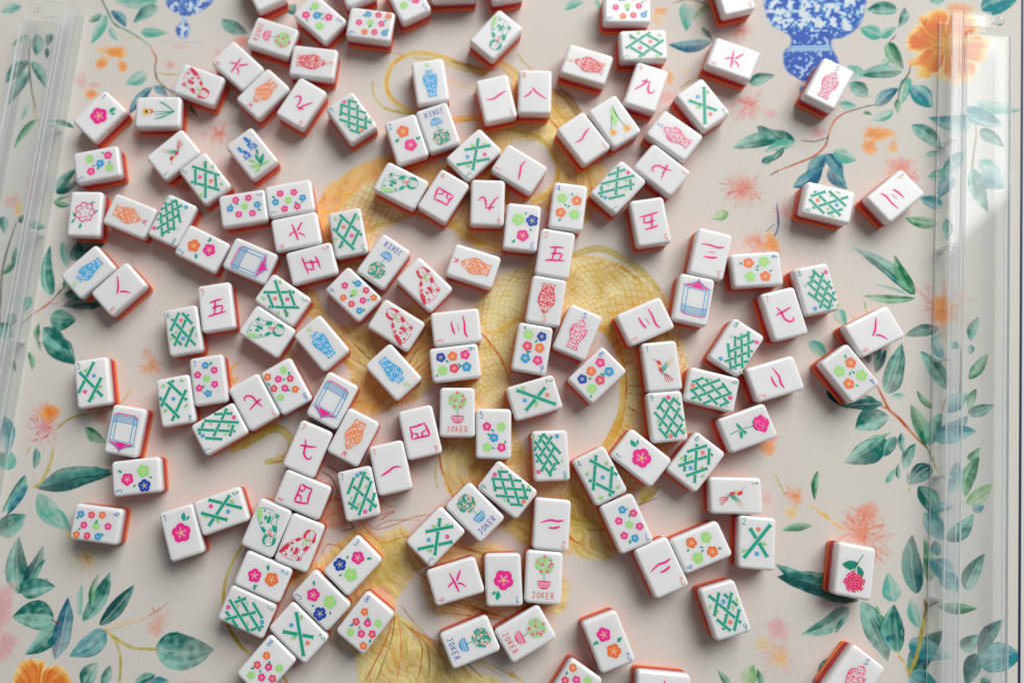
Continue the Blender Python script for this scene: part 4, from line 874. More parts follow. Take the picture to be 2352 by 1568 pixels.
def build_mat():
    n = NX * NY
    co = np.empty((n, 3), np.float32)
    co[:, 0] = XX.ravel() * MM; co[:, 1] = YY.ravel() * MM; co[:, 2] = 0
    me = bpy.data.meshes.new("mat_sheet")
    idx = np.arange(n).reshape(NY, NX)
    q = np.stack([idx[:-1, :-1], idx[:-1, 1:], idx[1:, 1:], idx[1:, :-1]], -1).reshape(-1, 4)
    keep = (XX[:-1, 1:] < EDGE[0] + (YY[:-1, 1:] - EDGE[1]) * EDGE[2]).ravel(); q = q[keep]
    # skirt: the mat is 3 mm thick
    rim = np.concatenate([idx[0, ::1][:NX // 2], idx[-1, NX // 2::-1], idx[-2:0:-1, 0]])
    low = co[rim].copy(); low[:, 2] = -3 * MM
    co = np.concatenate([co, low]); m = len(rim); b = n + np.arange(m)
    sk = np.stack([rim, b, np.roll(b, -1), np.roll(rim, -1)], -1)
    sk = np.delete(sk, NX // 2 - 1, 0)
    q = np.concatenate([q, sk])
    me.vertices.add(len(co)); me.vertices.foreach_set("co", co.ravel())
    me.loops.add(q.size); me.loops.foreach_set("vertex_index", q.ravel().astype(np.int32))
    me.polygons.add(len(q)); me.polygons.foreach_set("loop_start", np.arange(0, q.size, 4, dtype=np.int32))
    me.update(calc_edges=True)
    at = me.color_attributes.new("print", 'FLOAT_COLOR', 'POINT')
    c = np.ones((len(co), 4), np.float32); c[:n, :3] = canvas.reshape(-1, 3); c[n:, :3] = (.05, .05, .06)
    at.data.foreach_set("color", c.ravel())
    m = bpy.data.materials.new("printed_mat_cloth"); m.use_nodes = True
    nt = m.node_tree; bs = nt.nodes["Principled BSDF"]; bs.inputs["Roughness"].default_value = 0.85
    bs.inputs["Specular IOR Level"].default_value = 0.25
    bs.inputs["Sheen Weight"].default_value = 0.15
    va = nt.nodes.new("ShaderNodeVertexColor"); va.layer_name = "print"
    tc = nt.nodes.new("ShaderNodeTexCoord")
    n1 = nt.nodes.new("ShaderNodeTexNoise"); n1.inputs["Scale"].default_value = 900; n1.inputs["Detail"].default_value = 5; n1.inputs["Roughness"].default_value = .7
    mp = nt.nodes.new("ShaderNodeMapping"); mp.inputs["Scale"].default_value = (0.55, 1.3, 1)
    nt.links.new(tc.outputs["Object"], mp.inputs[0]); nt.links.new(mp.outputs[0], n1.inputs["Vector"])
    mr = nt.nodes.new("ShaderNodeMapRange"); mr.inputs[1].default_value = .3; mr.inputs[2].default_value = .7; mr.inputs[3].default_value = .91; mr.inputs[4].default_value = 1.05
    nt.links.new(n1.outputs["Fac"], mr.inputs[0])
    vm = nt.nodes.new("ShaderNodeVectorMath"); vm.operation = 'SCALE'
    nt.links.new(va.outputs["Color"], vm.inputs[0]); nt.links.new(mr.outputs[0], vm.inputs["Scale"])
    nt.links.new(vm.outputs[0], bs.inputs["Base Color"])
    bp = nt.nodes.new("ShaderNodeBump"); bp.inputs["Strength"].default_value = .35; bp.inputs["Distance"].default_value = .0003
    nt.links.new(n1.outputs["Fac"], bp.inputs["Height"]); nt.links.new(bp.outputs["Normal"], bs.inputs["Normal"])
    me.materials.append(m)
    return obj("play_mat", me)
mat_o = build_mat()
def edge_x(y): return EDGE[0] + (y - EDGE[1]) * EDGE[2]
ev = []
for y in (GY0, GY1):
    x = edge_x(y); ev += [(x - 1.1, y, .12), (x + .5, y, .02), (x + .7, y, -1.2), (x + .5, y, -3.2), (x - 1.1, y, -3.2)]
m_b = add_noise(mat("navy_edge_binding", lin((34, 40, 78)), .6), 700, .2)
obj("edge_binding", new_mesh("mat_edge_binding", ev, [(0, 1, 6, 5), (1, 2, 7, 6), (2, 3, 8, 7), (3, 4, 9, 8), (4, 0, 5, 9), (0, 4, 3, 2, 1), (5, 6, 7, 8, 9)], [m_b]), mat_o)
tag(mat_o, "cream cloth mat printed with teal watercolour leaves, blue vases and a golden dragon", "mat")
tm = add_noise(mat("table_white_paint", (0.72, 0.72, 0.70), 0.5), 30, .03)
bm_v = [(-900, -700, -3.3), (900, -700, -3.3), (900, 800, -3.3), (-900, 800, -3.3), (-900, -700, -25), (900, -700, -25), (900, 800, -25), (-900, 800, -25)]
tag(obj("table", new_mesh("table_top", bm_v, [(0, 1, 2, 3), (7, 6, 5, 4), (0, 4, 5, 1), (1, 5, 6, 2), (2, 6, 7, 3), (3, 7, 4, 0)], [tm])), "white table top under the mat", kind="structure")
TILES = [
('crak7', -120.93, 324.02, 25.88, 'blank white tile cut by the top edge above the pink-pot joker tile'),
('dot5', -81.23, 300.02, -132.81, 'white five-flower tile above a pink-character nine tile'),
('crak2', -58.31, 325.55, 22.58, 'blank white tile end at the top edge above a nine-flower tile'),
('dot5', -21.76, 313.69, -154.13, 'white five-flower tile left of a green spaniel tile'),
('crak1', 9.88, 322.43, -88.81, 'white tile strip at the top edge, right of the five-flower tile'),
('crak4', 43.85, 326.18, 9.77, 'white tile corner at the top edge above the green spaniel tile'),
('dot9', -46.62, 294.49, 80.84, 'white nine-flower tile left of a five-flower tile'),
('jokerR', -113.18, 286.54, -109.89, 'white joker tile with pink pot left of a red vase tile lettered E'),
('windE', -84.77, 267.8, -97.86, 'white red vase tile lettered E below a five-flower tile'),
('windW', -118.5, 245.89, 136.12, 'white orange vase tile lettered W below a pink-character six tile'),
('crak9', -92.3, 238.77, 148.4, 'white pink-character nine tile left of a nine-bamboo tile'),
('bam9', -58.41, 228.09, 34.88, 'white nine-bamboo tile right of a pink-character nine tile'),
('windN', -5.96, 252.76, 8.48, 'white blue vase tile lettered N above a joker tile with blue pot'),
('jokerB', -0.76, 220.39, -161.64, 'white joker tile with blue pot below a blue vase tile lettered N'),
('dot2', -21.68, 212.55, 18.1, 'white two-flower tile left of a joker tile with blue pot'),
('bam3', 22.57, 201.34, 133.05, 'white three-bamboo tile above a pink-character nine tile'),
('dogG', 38.08, 285.62, 137.74, 'white green spaniel tile above a pink-character one tile'),
('crak1', 37.71, 240.06, -167.87, 'white pink-character one tile left of a pink-character eight tile, top centre of photo'),
('crak8', 63.28, 244.45, -2.13, 'white pink-character eight tile right of a pink-character one tile'),
('windE', 97.7, 263.09, 71.34, 'white red vase tile lettered E right of a pink-character eight tile'),
('dot9', 125.76, 303.02, 88.34, 'white nine-flower tile above the tile with two yellow tulips'),
('bam5', 135.42, 276.16, 91.23, 'white five-bamboo tile above a pink-character nine tile'),
('crak8', 196.32, 313.36, -167.24, 'pink-character tile cut by the top edge, left of the big blue vase print'),
('crak6', 193.26, 265.43, 67.51, 'white pink-character six tile above a two-bamboo tile'),
('crak9', 135.99, 246.55, -19.84, 'white pink-character nine tile below a five-bamboo tile'),
('tulip', 114.58, 223.23, -147.87, 'white tile with two yellow tulips'),
('crak1', 94.17, 211.73, -145.17, 'white pink-character one tile left of the tile with two yellow tulips'),
('windS', 152.78, 212.88, 52.08, 'white pink vase tile lettered S right of the tile with two yellow tulips'),
('bam2', 172.08, 233.96, -145.27, 'white two-bamboo tile below a pink-character six tile'),
('crak7', 143.76, 189.57, -131.05, 'white pink-character seven tile below a pink vase tile lettered S'),
('bam7', 115.4, 178.23, 136.92, 'white seven-bamboo tile above a pink-character five tile'),
('windS', 253.71, 247.28, -29.75, 'white pink vase tile lettered S right of a pink-character six tile, top right of photo'),
('bam6', 247.12, 166.8, 75.13, 'white six-bamboo tile left of a pink-character three tile'),
('crak3', 289.18, 170.87, -50.99, 'white pink-character three tile right of a six-bamboo tile'),
('dot1', -229.51, 231.44, -43.04, 'white tile with one large pink flower above a five-flower tile'),
('daffodil', -189.31, 233.71, 90.11, 'white tile with a yellow daffodil'),
('dogR', -162.72, 252.96, -111.03, 'white red spaniel tile left of a pink-character six tile'),
('crak6', -136.43, 266.32, 46.59, 'white pink-character six tile above an orange vase tile lettered W'),
('dot5', -228.71, 197.06, 100.35, 'white five-flower tile below a tile with one large pink flower'),
('bam1', -177.32, 203.62, 130.5, 'white hummingbird tile left of a five-bamboo tile'),
('bam5', -155.26, 186.78, 38.17, 'white five-bamboo tile right of a hummingbird tile'),
('hyacinth', -124.52, 203.74, 38.4, 'white tile with blue hyacinths'),
('peony', -234.5, 162.92, -1.51, 'white tile with a pale pink peony outline'),
('windW', -204.38, 161.31, -111.95, 'white orange vase tile lettered W left of an eight-bamboo tile'),
('bam8', -175.69, 157.97, 155.21, 'white eight-bamboo tile left of a two-flower tile'),
('dot2', -154.95, 138.82, 63.53, 'white two-flower tile right of an eight-bamboo tile'),
('soap', -122.98, 130.49, -113.56, 'white pagoda tile right of a two-flower tile'),
('dot7', -128.72, 165.92, -80.82, 'white seven-flower tile right of a five-bamboo tile, top left of photo'),
('dot7', -98.02, 172.3, 99.98, 'white seven-flower tile above a pink-character six tile, top left of photo'),
('crak6', -93.16, 149.94, 101.41, 'white pink-character six tile below a seven-flower tile'),
('crak5', -82.39, 128.62, -75.24, 'white pink-character five tile below a pink-character six tile'),
('bam5', -59.25, 148.88, -168.63, 'white five-bamboo tile left of a joker tile with blue pot'),
('jokerB', -36.04, 129.72, 144.97, 'white joker tile with blue pot above a nine-flower tile'),
('dogG', -25.22, 180.6, -118.09, 'white green spaniel tile left of a pink-character four tile, top centre of photo'),
('crak4', 2.61, 173.33, -32.01, 'white pink-character four tile left of a pink-character nine tile'),
('crak9', 31.24, 168.54, 177.53, 'white pink-character nine tile left of a three-flower tile'),
('crak1', 52.07, 191.24, 56.83, 'white pink-character one tile above a three-flower tile'),
('dot3', 53.23, 151.92, 172.93, 'white three-flower tile left of a pink-character five tile'),
('windW', 21.82, 126.4, 71.62, 'white orange vase tile lettered W left of a three-flower tile'),
('dogR', -9.63, 114.55, 45.9, 'white red spaniel tile right of a joker tile with blue pot, middle centre of photo'),
('dogR', -27.41, 88.08, 58.11, 'white red spaniel tile above a blue vase tile lettered N, middle centre of photo'),
('dot9', -55.13, 108.16, 46.35, 'white nine-flower tile below a joker tile with blue pot'),
('bam5', -100.74, 104.7, -124.24, 'white five-bamboo tile above a blue vase tile lettered N'),
('dogG', -110.31, 84.05, -122.88, 'white green spaniel tile right of a pink-character five tile'),
('windN', -74.88, 76.58, 40.78, 'white blue vase tile lettered N above an eight-flower tile'),
('windN', -28.97, 58.04, -137.47, 'white blue vase tile lettered N left of a six-flower tile'),
('crak3', 10.7, 86.65, 96.27, 'white pink-character three tile below a red spaniel tile'),
('dot6', 9.94, 63.83, -82.95, 'white six-flower tile right of a blue vase tile lettered N'),
('dot4', 83.05, 165.52, -8.33, 'white four-flower tile right of a three-flower tile'),
('crak5', 73.92, 134.34, -10.19, 'white pink-character five tile right of a three-flower tile'),
('windE', 67.57, 103.52, 169.61, 'white red vase tile lettered E below a pink-character five tile'),
('windS', 86.93, 83.34, -23.49, 'white pink vase tile lettered S right of a red vase tile lettered E'),
('dot6', 58.34, 73.02, 169.87, 'white six-flower tile left of a pink vase tile lettered S, middle centre of photo'),
('crak3', 129.1, 90.18, 113.51, 'white pink-character three tile above a nine-bamboo tile'),
('soap', 159.76, 104.09, -12.37, 'white pagoda tile below a pink-character three tile'),
('crak3', 171.71, 133.61, 165.02, 'white pink-character three tile left of a four-flower tile, middle right of photo'),
('dot4', 199.84, 123.4, -86.35, 'white four-flower tile right of a pink-character three tile'),
('bam8', 235.69, 110.52, 11.08, 'white eight-bamboo tile below a six-bamboo tile'),
('crak7', 214.94, 94.92, 13.54, 'white pink-character seven tile left of an eight-bamboo tile'),
('crak8', 268.93, 83.79, 116.27, 'white pink-character eight tile above a four-flower tile'),
('dot4', 251.9, 57.73, -144.41, 'white four-flower tile below a pink-character eight tile'),
('crak2', 206.77, 54.24, 106.42, 'white pink-character two tile above the tile with a pink rose'),
('bam8', 184.54, 73.93, -34.7, 'white eight-bamboo tile above the tile with a pink rose'),
('bam1', 138.15, 61.95, 5.54, 'white hummingbird tile below a pink-character three tile'),
('bam9', 139.94, 30.76, 4.94, 'white nine-bamboo tile right of a six-flower tile'),
('bam9', 168.02, 47.49, -104.18, 'white nine-bamboo tile below a pagoda tile'),
('rose', 188.35, 24.0, -70.33, 'white tile with a pink rose'),
('dot6', 98.27, 56.29, -46.76, 'white six-flower tile left of a hummingbird tile'),
('bam2', 59.12, 42.05, -73.75, 'white two-bamboo tile below a six-flower tile'),
('bam8', 68.51, 6.59, -177.63, 'white eight-bamboo tile left of a four-bamboo tile'),
('bam4', 98.02, -5.44, 26.8, 'white four-bamboo tile left of a tile with one large pink flower'),
('dot1', 123.34, 5.63, 51.1, 'white tile with one large pink flower right of a four-bamboo tile'),
('bam6', 156.26, 3.41, -38.77, 'white six-bamboo tile below a nine-bamboo tile'),
('bam1', 178.88, -16.6, -90.59, 'white hummingbird tile above a two-bamboo tile'),
('jokerR', 11.24, 32.9, -0.31, 'white joker tile with pink pot right of a pink-character four tile'),
('dot5', 33.58, 19.84, -0.83, 'white five-flower tile left of a two-bamboo tile'),
('crak4', -12.04, 20.4, -166.78, 'white pink-character four tile left of a joker tile with pink pot'),
('crak1', -30.07, -1.53, 13.03, 'white pink-character one tile right of an orange vase tile lettered W'),
('windW', -53.7, 17.25, 153.09, 'white orange vase tile lettered W below a pagoda tile'),
('soap', -67.35, 40.15, 152.57, 'white pagoda tile above an orange vase tile lettered W'),
('crak7', -82.26, 9.8, -22.46, 'white pink-character seven tile above a pink-character four tile, middle left of photo'),
('crak4', -84.57, -18.16, 68.78, 'white pink-character four tile below a pink-character seven tile'),
('bam7', -49.78, -17.35, 12.65, 'white seven-bamboo tile below an orange vase tile lettered W'),
('bam7', -138.26, 21.77, 119.86, 'white seven-bamboo tile below a seven-flower tile'),
('crak7', -116.99, 38.87, -149.97, 'white pink-character seven tile right of a seven-flower tile'),
('dot8', -96.77, 48.95, -150.34, 'white eight-flower tile right of a pink-character seven tile'),
('dot7', -146.58, 52.69, 9.4, 'white seven-flower tile above a seven-bamboo tile'),
('bam4', -167.24, 39.47, -169.19, 'white four-bamboo tile left of a seven-bamboo tile'),
('bam6', -164.61, 84.5, 10.93, 'white six-bamboo tile left of a pink-character five tile'),
('crak5', -143.78, 99.89, 8.74, 'white pink-character five tile right of a six-bamboo tile'),
('windN', -229.79, 123.65, 132.94, 'white blue vase tile lettered N below the tile with a pale pink peony outline'),
('crak8', -208.51, 112.01, 133.15, 'white pink-character eight tile below an orange vase tile lettered W'),
('bam3', -221.81, 50.88, 9.04, 'white three-bamboo tile above a pagoda tile'),
('soap', -198.71, 20.38, 171.14, 'white pagoda tile above a three-flower tile'),
('dot3', -189.62, -8.13, 96.84, 'white three-flower tile below a pagoda tile'),
('dot9', -213.3, -37.41, -96.62, 'white nine-flower tile below a three-flower tile'),
('dot1', -159.21, -41.97, 17.3, 'white tile with one large pink flower below a three-flower tile'),
('bam3', -135.03, -28.72, -70.55, 'white three-bamboo tile left of a red spaniel tile'),
('dogG', -106.52, -38.45, 157.52, 'white green spaniel tile above a seven-bamboo tile'),
('dogR', -85.68, -47.15, -20.93, 'white red spaniel tile right of a green spaniel tile'),
('dot2', -107.51, -67.5, -112.14, 'white two-flower tile above a seven-bamboo tile'),
('bam7', -116.7, -88.31, -112.63, 'white seven-bamboo tile below a two-flower tile'),
('bam2', -84.73, -99.83, -132.25, 'white two-bamboo tile below a three-flower tile'),
('dot8', -103.67, -119.49, -41.46, 'white eight-flower tile below a two-bamboo tile, bottom left of photo'),
('dot3', -71.64, -80.83, 47.52, 'white three-flower tile above a two-bamboo tile, bottom left of photo'),
('dot3', -52.72, -60.17, -43.5, 'white three-flower tile above an eight-flower tile, bottom centre of photo'),
('dot8', -44.55, -93.4, -38.15, 'white eight-flower tile right of a three-flower tile, bottom centre of photo'),
('jokerB', 21.61, -27.8, 44.96, 'white joker tile with blue pot left of a pink-character two tile'),
('bam9', 41.68, -14.15, 51.27, 'white nine-bamboo tile below a five-flower tile'),
('bam3', -2.32, -42.63, 134.99, 'white three-bamboo tile above a pink-character six tile'),
('crak2', 68.17, -34.61, 175.39, 'white pink-character two tile above a joker tile with pink pot, bottom centre of photo'),
('crak6', 9.65, -68.74, 107.02, 'white pink-character six tile below a three-bamboo tile'),
('dot1', 38.62, -67.46, -178.12, 'white tile with one large pink flower left of a joker tile with pink pot'),
('jokerR', 62.75, -65.74, -3.67, 'joker tile with pink pot right of a tile with one large pink flower, bottom centre'),
('jokerB', 18.22, -103.63, -67.5, 'white joker tile with blue pot right of an eight-flower tile'),
('jokerR', 51.24, -98.5, -59.8, 'joker tile with pink pot right of a joker tile with blue pot, bottom centre'),
('dot7', 113.04, -33.73, -156.48, 'white seven-flower tile above a pink-character two tile'),
('crak2', 132.83, -59.33, -156.68, 'white pink-character two tile left of a six-bamboo tile'),
('dot4', 156.97, -47.22, 112.62, 'white four-flower tile left of a two-bamboo tile'),
('bam2', 189.75, -44.29, -4.53, 'white two-bamboo tile below a hummingbird tile'),
('bam6', 169.05, -83.2, -163.26, 'white six-bamboo tile right of a pink-character two tile'),
('dot2', 100.23, -102.13, -159.2, 'white two-flower tile right of a joker tile with pink pot'),
('dot8', 78.76, -130.22, 146.11, 'white eight-flower tile below a joker tile with pink pot'),
('crak1', 130.83, -129.57, 85.94, 'white tile cut by the bottom edge, showing only a pink brush tip'),
('windS', 240.97, -119.82, -38.64, 'white pink vase tile lettered S below the tile with a red hydrangea'),
('hydrangea', 245.56, -59.92, 169.63, 'white tile with a red hydrangea'),
('crak5', 134.99, 155.03, -171.78, 'white pink-character five tile below a pink-character seven tile')]
# ------------------------------------------------------------------ mahjong tiles
TW, TL, TH = 22.05, 31.0, 15.0
Z0 = TH + 0.035
def U(u, v): return ((u - .5) * TW, (.5 - v) * TL)
def rrect(w, l, r, n=5):
    out = []
    for cx, cy, a0 in ((w / 2 - r, l / 2 - r, 0), (-w / 2 + r, l / 2 - r, 90), (-w / 2 + r, -l / 2 + r, 180), (w / 2 - r, -l / 2 + r, 270)):
        for k in range(n + 1):
            a = R(a0 + 90 * k / n); out.append((cx + r * math.cos(a), cy + r * math.sin(a)))
    return out
def loft(rings, cap_top=True, cap_bot=True):
    V, F, S = [], [], []
    n = len(rings[0][0])
    for loop, z in rings: V += [(x, y, z) for x, y in loop]
    for i in range(len(rings) - 1):
        for k in range(n):
            F.append((i * n + k, i * n + (k + 1) % n, (i + 1) * n + (k + 1) % n, (i + 1) * n + k)); S.append(True)
    if cap_bot: F.append(tuple(range(n - 1, -1, -1))); S.append(False)
    if cap_top: F.append(tuple(range((len(rings) - 1) * n, len(rings) * n))); S.append(False)
    return V, F, S
def rr(ins, z, rc=2.6): return (rrect(TW - 2 * ins, TL - 2 * ins, max(rc - ins, .5)), z)
ER, EB = 1.9, 0.7
top_r = [rr(0, 8.6), rr(0, TH - ER)] + [rr(ER * (1 - math.cos(R(a))), TH - ER + ER * math.sin(R(a))) for a in (18, 36, 54, 72, 90)]
mid_r = [rr(0.03, 3.9), rr(0.03, 8.57)]
bot_r = [rr(EB * (1 - math.cos(R(a))), EB - EB * math.sin(R(a))) for a in (90, 60, 30)] + [rr(0, EB), rr(0, 3.87)]
def body_mesh(name, rings, m):
    V, F, S = loft(rings); return new_mesh(name, V, F, [m], None, S)
BODY = [("face_layer", body_mesh("tile_face_layer", top_r, M['white'])), ("middle_layer", body_mesh("tile_middle_layer", mid_r, M['crimson'])),
        ("base_layer", body_mesh("tile_base_layer", bot_r, M['orange']))]

class Sh:
    def __init__(s, z=0.0): s.V = []; s.F = []; s.I = []; s.mats = []; s.z = Z0 + z
    def mi(s, k):
        if k not in s.mats: s.mats.append(k)
        return s.mats.index(k)
    def poly(s, pts, k, z=0.0):
        n = len(s.V); s.V += [(x, y, s.z + z) for x, y in pts]; s.F.append(tuple(range(n, n + len(pts)))); s.I.append(s.mi(k)); return s
    def ccw(s, pts, k, z=0.0):
        a = sum(pts[i][0] * pts[(i + 1) % len(pts)][1] - pts[(i + 1) % len(pts)][0] * pts[i][1] for i in range(len(pts)))
        return s.poly(pts if a > 0 else pts[::-1], k, z)
    def disc(s, x, y, r, k, z=0.0, n=10, ry=None, rot=0):
        ry = ry or r
        return s.poly([(x + r * math.cos(a) * math.cos(rot) - ry * math.sin(a) * math.sin(rot), y + r * math.cos(a) * math.sin(rot) + ry * math.sin(a) * math.cos(rot)) for a in (2 * math.pi * i / n for i in range(n))], k, z)
    def rib(s, pts, wd, k, z=0.0, smooth=True, closed=False):
        P = [np.array(p, float) for p in pts]
        if smooth and len(P) > 2: S = spline(P, 5)
        else: S = P
        m = len(S)
        wd = wd if isinstance(wd, (list, tuple)) else [wd, wd]
        L, Rr = [], []
        for i, p in enumerate(S):
            d = S[min(i + 1, m - 1)] - S[max(i - 1, 0)]; d = d / (np.linalg.norm(d) + 1e-9)
            t = i / (m - 1) * (len(wd) - 1); j = min(int(t), len(wd) - 2); h = (wd[j] + (wd[j + 1] - wd[j]) * (t - j)) / 2
            if not smooth and 0 < i < m - 1:
                a = S[i] - S[i - 1]; b = S[i + 1] - S[i]; a = a / np.linalg.norm(a); b = b / np.linalg.norm(b)
                h = h / max(.5, math.sqrt(max(0, (1 + a @ b) / 2)))
            nx, ny = -d[1] * h, d[0] * h
            L.append((p[0] + nx, p[1] + ny)); Rr.append((p[0] - nx, p[1] - ny))
        n = len(s.V); s.V += [(x, y, s.z + z) for x, y in L] + [(x, y, s.z + z) for x, y in Rr]
        for i in range(m - 1):
            s.F.append((n + m + i, n + m + i + 1, n + i + 1, n + i)); s.I.append(s.mi(k))
        return s
    def mesh(s, name): return new_mesh(name, s.V, s.F, [M[k] for k in s.mats], s.I)

GL = {'1': [[(.3, .72), (.55, .98), (.55, 0)]], '2': [[(.08, .8), (.3, .99), (.7, .95), (.78, .68), (.45, .3), (.08, .02)], [(.08, .02), (.9, .02)]],
      '3': [[(.1, .88), (.45, 1), (.78, .78), (.35, .54)], [(.35, .54), (.85, .4), (.75, .08), (.35, 0), (.06, .14)]],
      '4': [[(.66, 0), (.66, 1)], [(.66, 1), (.06, .3)], [(.06, .3), (.95, .3)]],
      '5': [[(.82, .97), (.22, .97)], [(.22, .97), (.18, .58)], [(.18, .58), (.55, .64), (.86, .38), (.66, .06), (.3, 0), (.06, .12)]],
      '6': [[(.72, .98), (.35, .7), (.1, .3), (.3, .02), (.65, .02), (.85, .25), (.65, .48), (.35, .46), (.12, .25)]],
      '7': [[(.06, .97), (.88, .97)], [(.88, .97), (.36, 0)]],
      '8': [[(.5, .54), (.18, .76), (.5, 1), (.82, .76), (.5, .54), (.1, .26), (.5, 0), (.9, .26), (.5, .54)]],
      '9': [[(.82, .72), (.6, .98), (.25, .96), (.1, .7), (.32, .48), (.65, .52), (.82, .75), (.75, .35), (.5, 0)]],
      'N': [[(.1, 0), (.1, 1)], [(.1, 1), (.86, 0)], [(.86, 0), (.86, 1)]], 'E': [[(.86, 1), (.12, 1)], [(.12, 1), (.12, 0)], [(.12, 0), (.9, 0)], [(.12, .52), (.74, .52)]],
      'S': [[(.86, .86), (.5, 1), (.16, .8), (.45, .54), (.84, .28), (.5, 0), (.1, .14)]], 'W': [[(0, 1), (.25, 0)], [(.25, 0), (.5, .7)], [(.5, .7), (.75, 0)], [(.75, 0), (1, 1)]],
      'J': [[(.2, .98), (.85, .98)], [(.6, .98), (.6, .2), (.35, 0), (.05, .12)]], 'O': [[(.5, 1), (.15, .75), (.12, .3), (.5, 0), (.88, .3), (.85, .75), (.5, 1)]],
      'K': [[(.12, 0), (.12, 1)], [(.82, 1), (.14, .48)], [(.3, .58), (.88, 0)]], 'R': [[(.14, 0), (.14, 1)], [(.14, 1), (.7, .96), (.78, .65), (.5, .48), (.16, .48)], [(.4, .48), (.88, 0)]]}
def glyph(sh, ch, x, y, w, h, k, lw=0.36):
    for st in GL[ch]: sh.rib([(x + a * w, y + b * h) for a, b in st], lw, k, smooth=len(st) > 2)
def numeral(ch, k, u=.155, v=.13, w=2.4, h=4.0):
    s = Sh(); x, y = U(u, v); glyph(s, ch, x - w / 2, y - h / 2, w, h, k, .40); return ("numeral", s, [])
def letter(ch, k, u=.46, v=.13, w=2.9, h=3.6):
    s = Sh(); x, y = U(u, v); glyph(s, ch, x - w / 2, y - h / 2, w, h, k, .42); return ("letter", s, [])
def flower(u, v, r, k, rot=0.0, ctr='yellow', line='wpaint'):
    x, y = U(u, v); s = Sh(); n = 40; pts = []
    for i in range(n):
        a = 2 * math.pi * i / n; q = abs(math.cos(2.5 * (a - rot))) ** 0.55
        pts.append((x + r * (.76 + .26 * q) * math.cos(a), y + r * (.76 + .26 * q) * math.sin(a)))
    s.poly(pts, k)
    c = Sh(.03)
    for i in range(5):
        for da, ln in ((-.16, .56), (.1, .66), (.3, .5)):
            a = rot + i * 2 * math.pi / 5 + da
            c.rib([(x + r * .22 * math.cos(a), y + r * .22 * math.sin(a)), (x + r * ln * math.cos(a + .04), y + r * ln * math.sin(a + .04))], [r * .07, r * .035], 'lt_' + k)
    c.disc(x, y, r * .17, ctr, .02, 9)
    return ("flower", s, [("stamen", c)])
def leaflet(u, v, ln, ang, k='teal', w=.42, n=1, spread=45):
    s = Sh(); x, y = U(u, v)
    for j in range(n):
        a = R(ang + (j - (n - 1) / 2) * spread); l = ln * (1 - .25 * (j % 2)); dx, dy = math.cos(a), math.sin(a)
        pts = []
        for t, q in ((0, 0), (.25, .7), (.55, 1), (.8, .6), (1, 0), (.8, -.35), (.5, -.55), (.2, -.4)):
            pts.append((x + dx * l * t - dy * l * w / 2 * q, y + dy * l * t + dx * l * w / 2 * q))
        s.ccw(pts, k)
    return ("leaf", s, [])
def mini(u, v, k):
    x, y = U(u, v); s = Sh(); n = 20; r = 1.5
    s.poly([(x + r * (.62 + .38 * abs(math.cos(2.5 * t)) ** .8) * math.cos(t), y + r * (.62 + .38 * abs(math.cos(2.5 * t)) ** .8) * math.sin(t)) for t in (2 * math.pi * i / n for i in range(n))], k)
    c = Sh(.03); c.disc(x, y, .26, 'wpaint', 0, 6); return ("flower", s, [("flower_centre", c)])
for k in ('pink', 'orange', 'green', 'lblue', 'navy', 'rose'):
    c = lin(PAINT[k]); M['lt_' + k] = mat("paint_light_" + k, tuple(v + (.92 - v) * .5 for v in c), .42)
FR = {'pink': 'pink', 'orange': 'orange'}
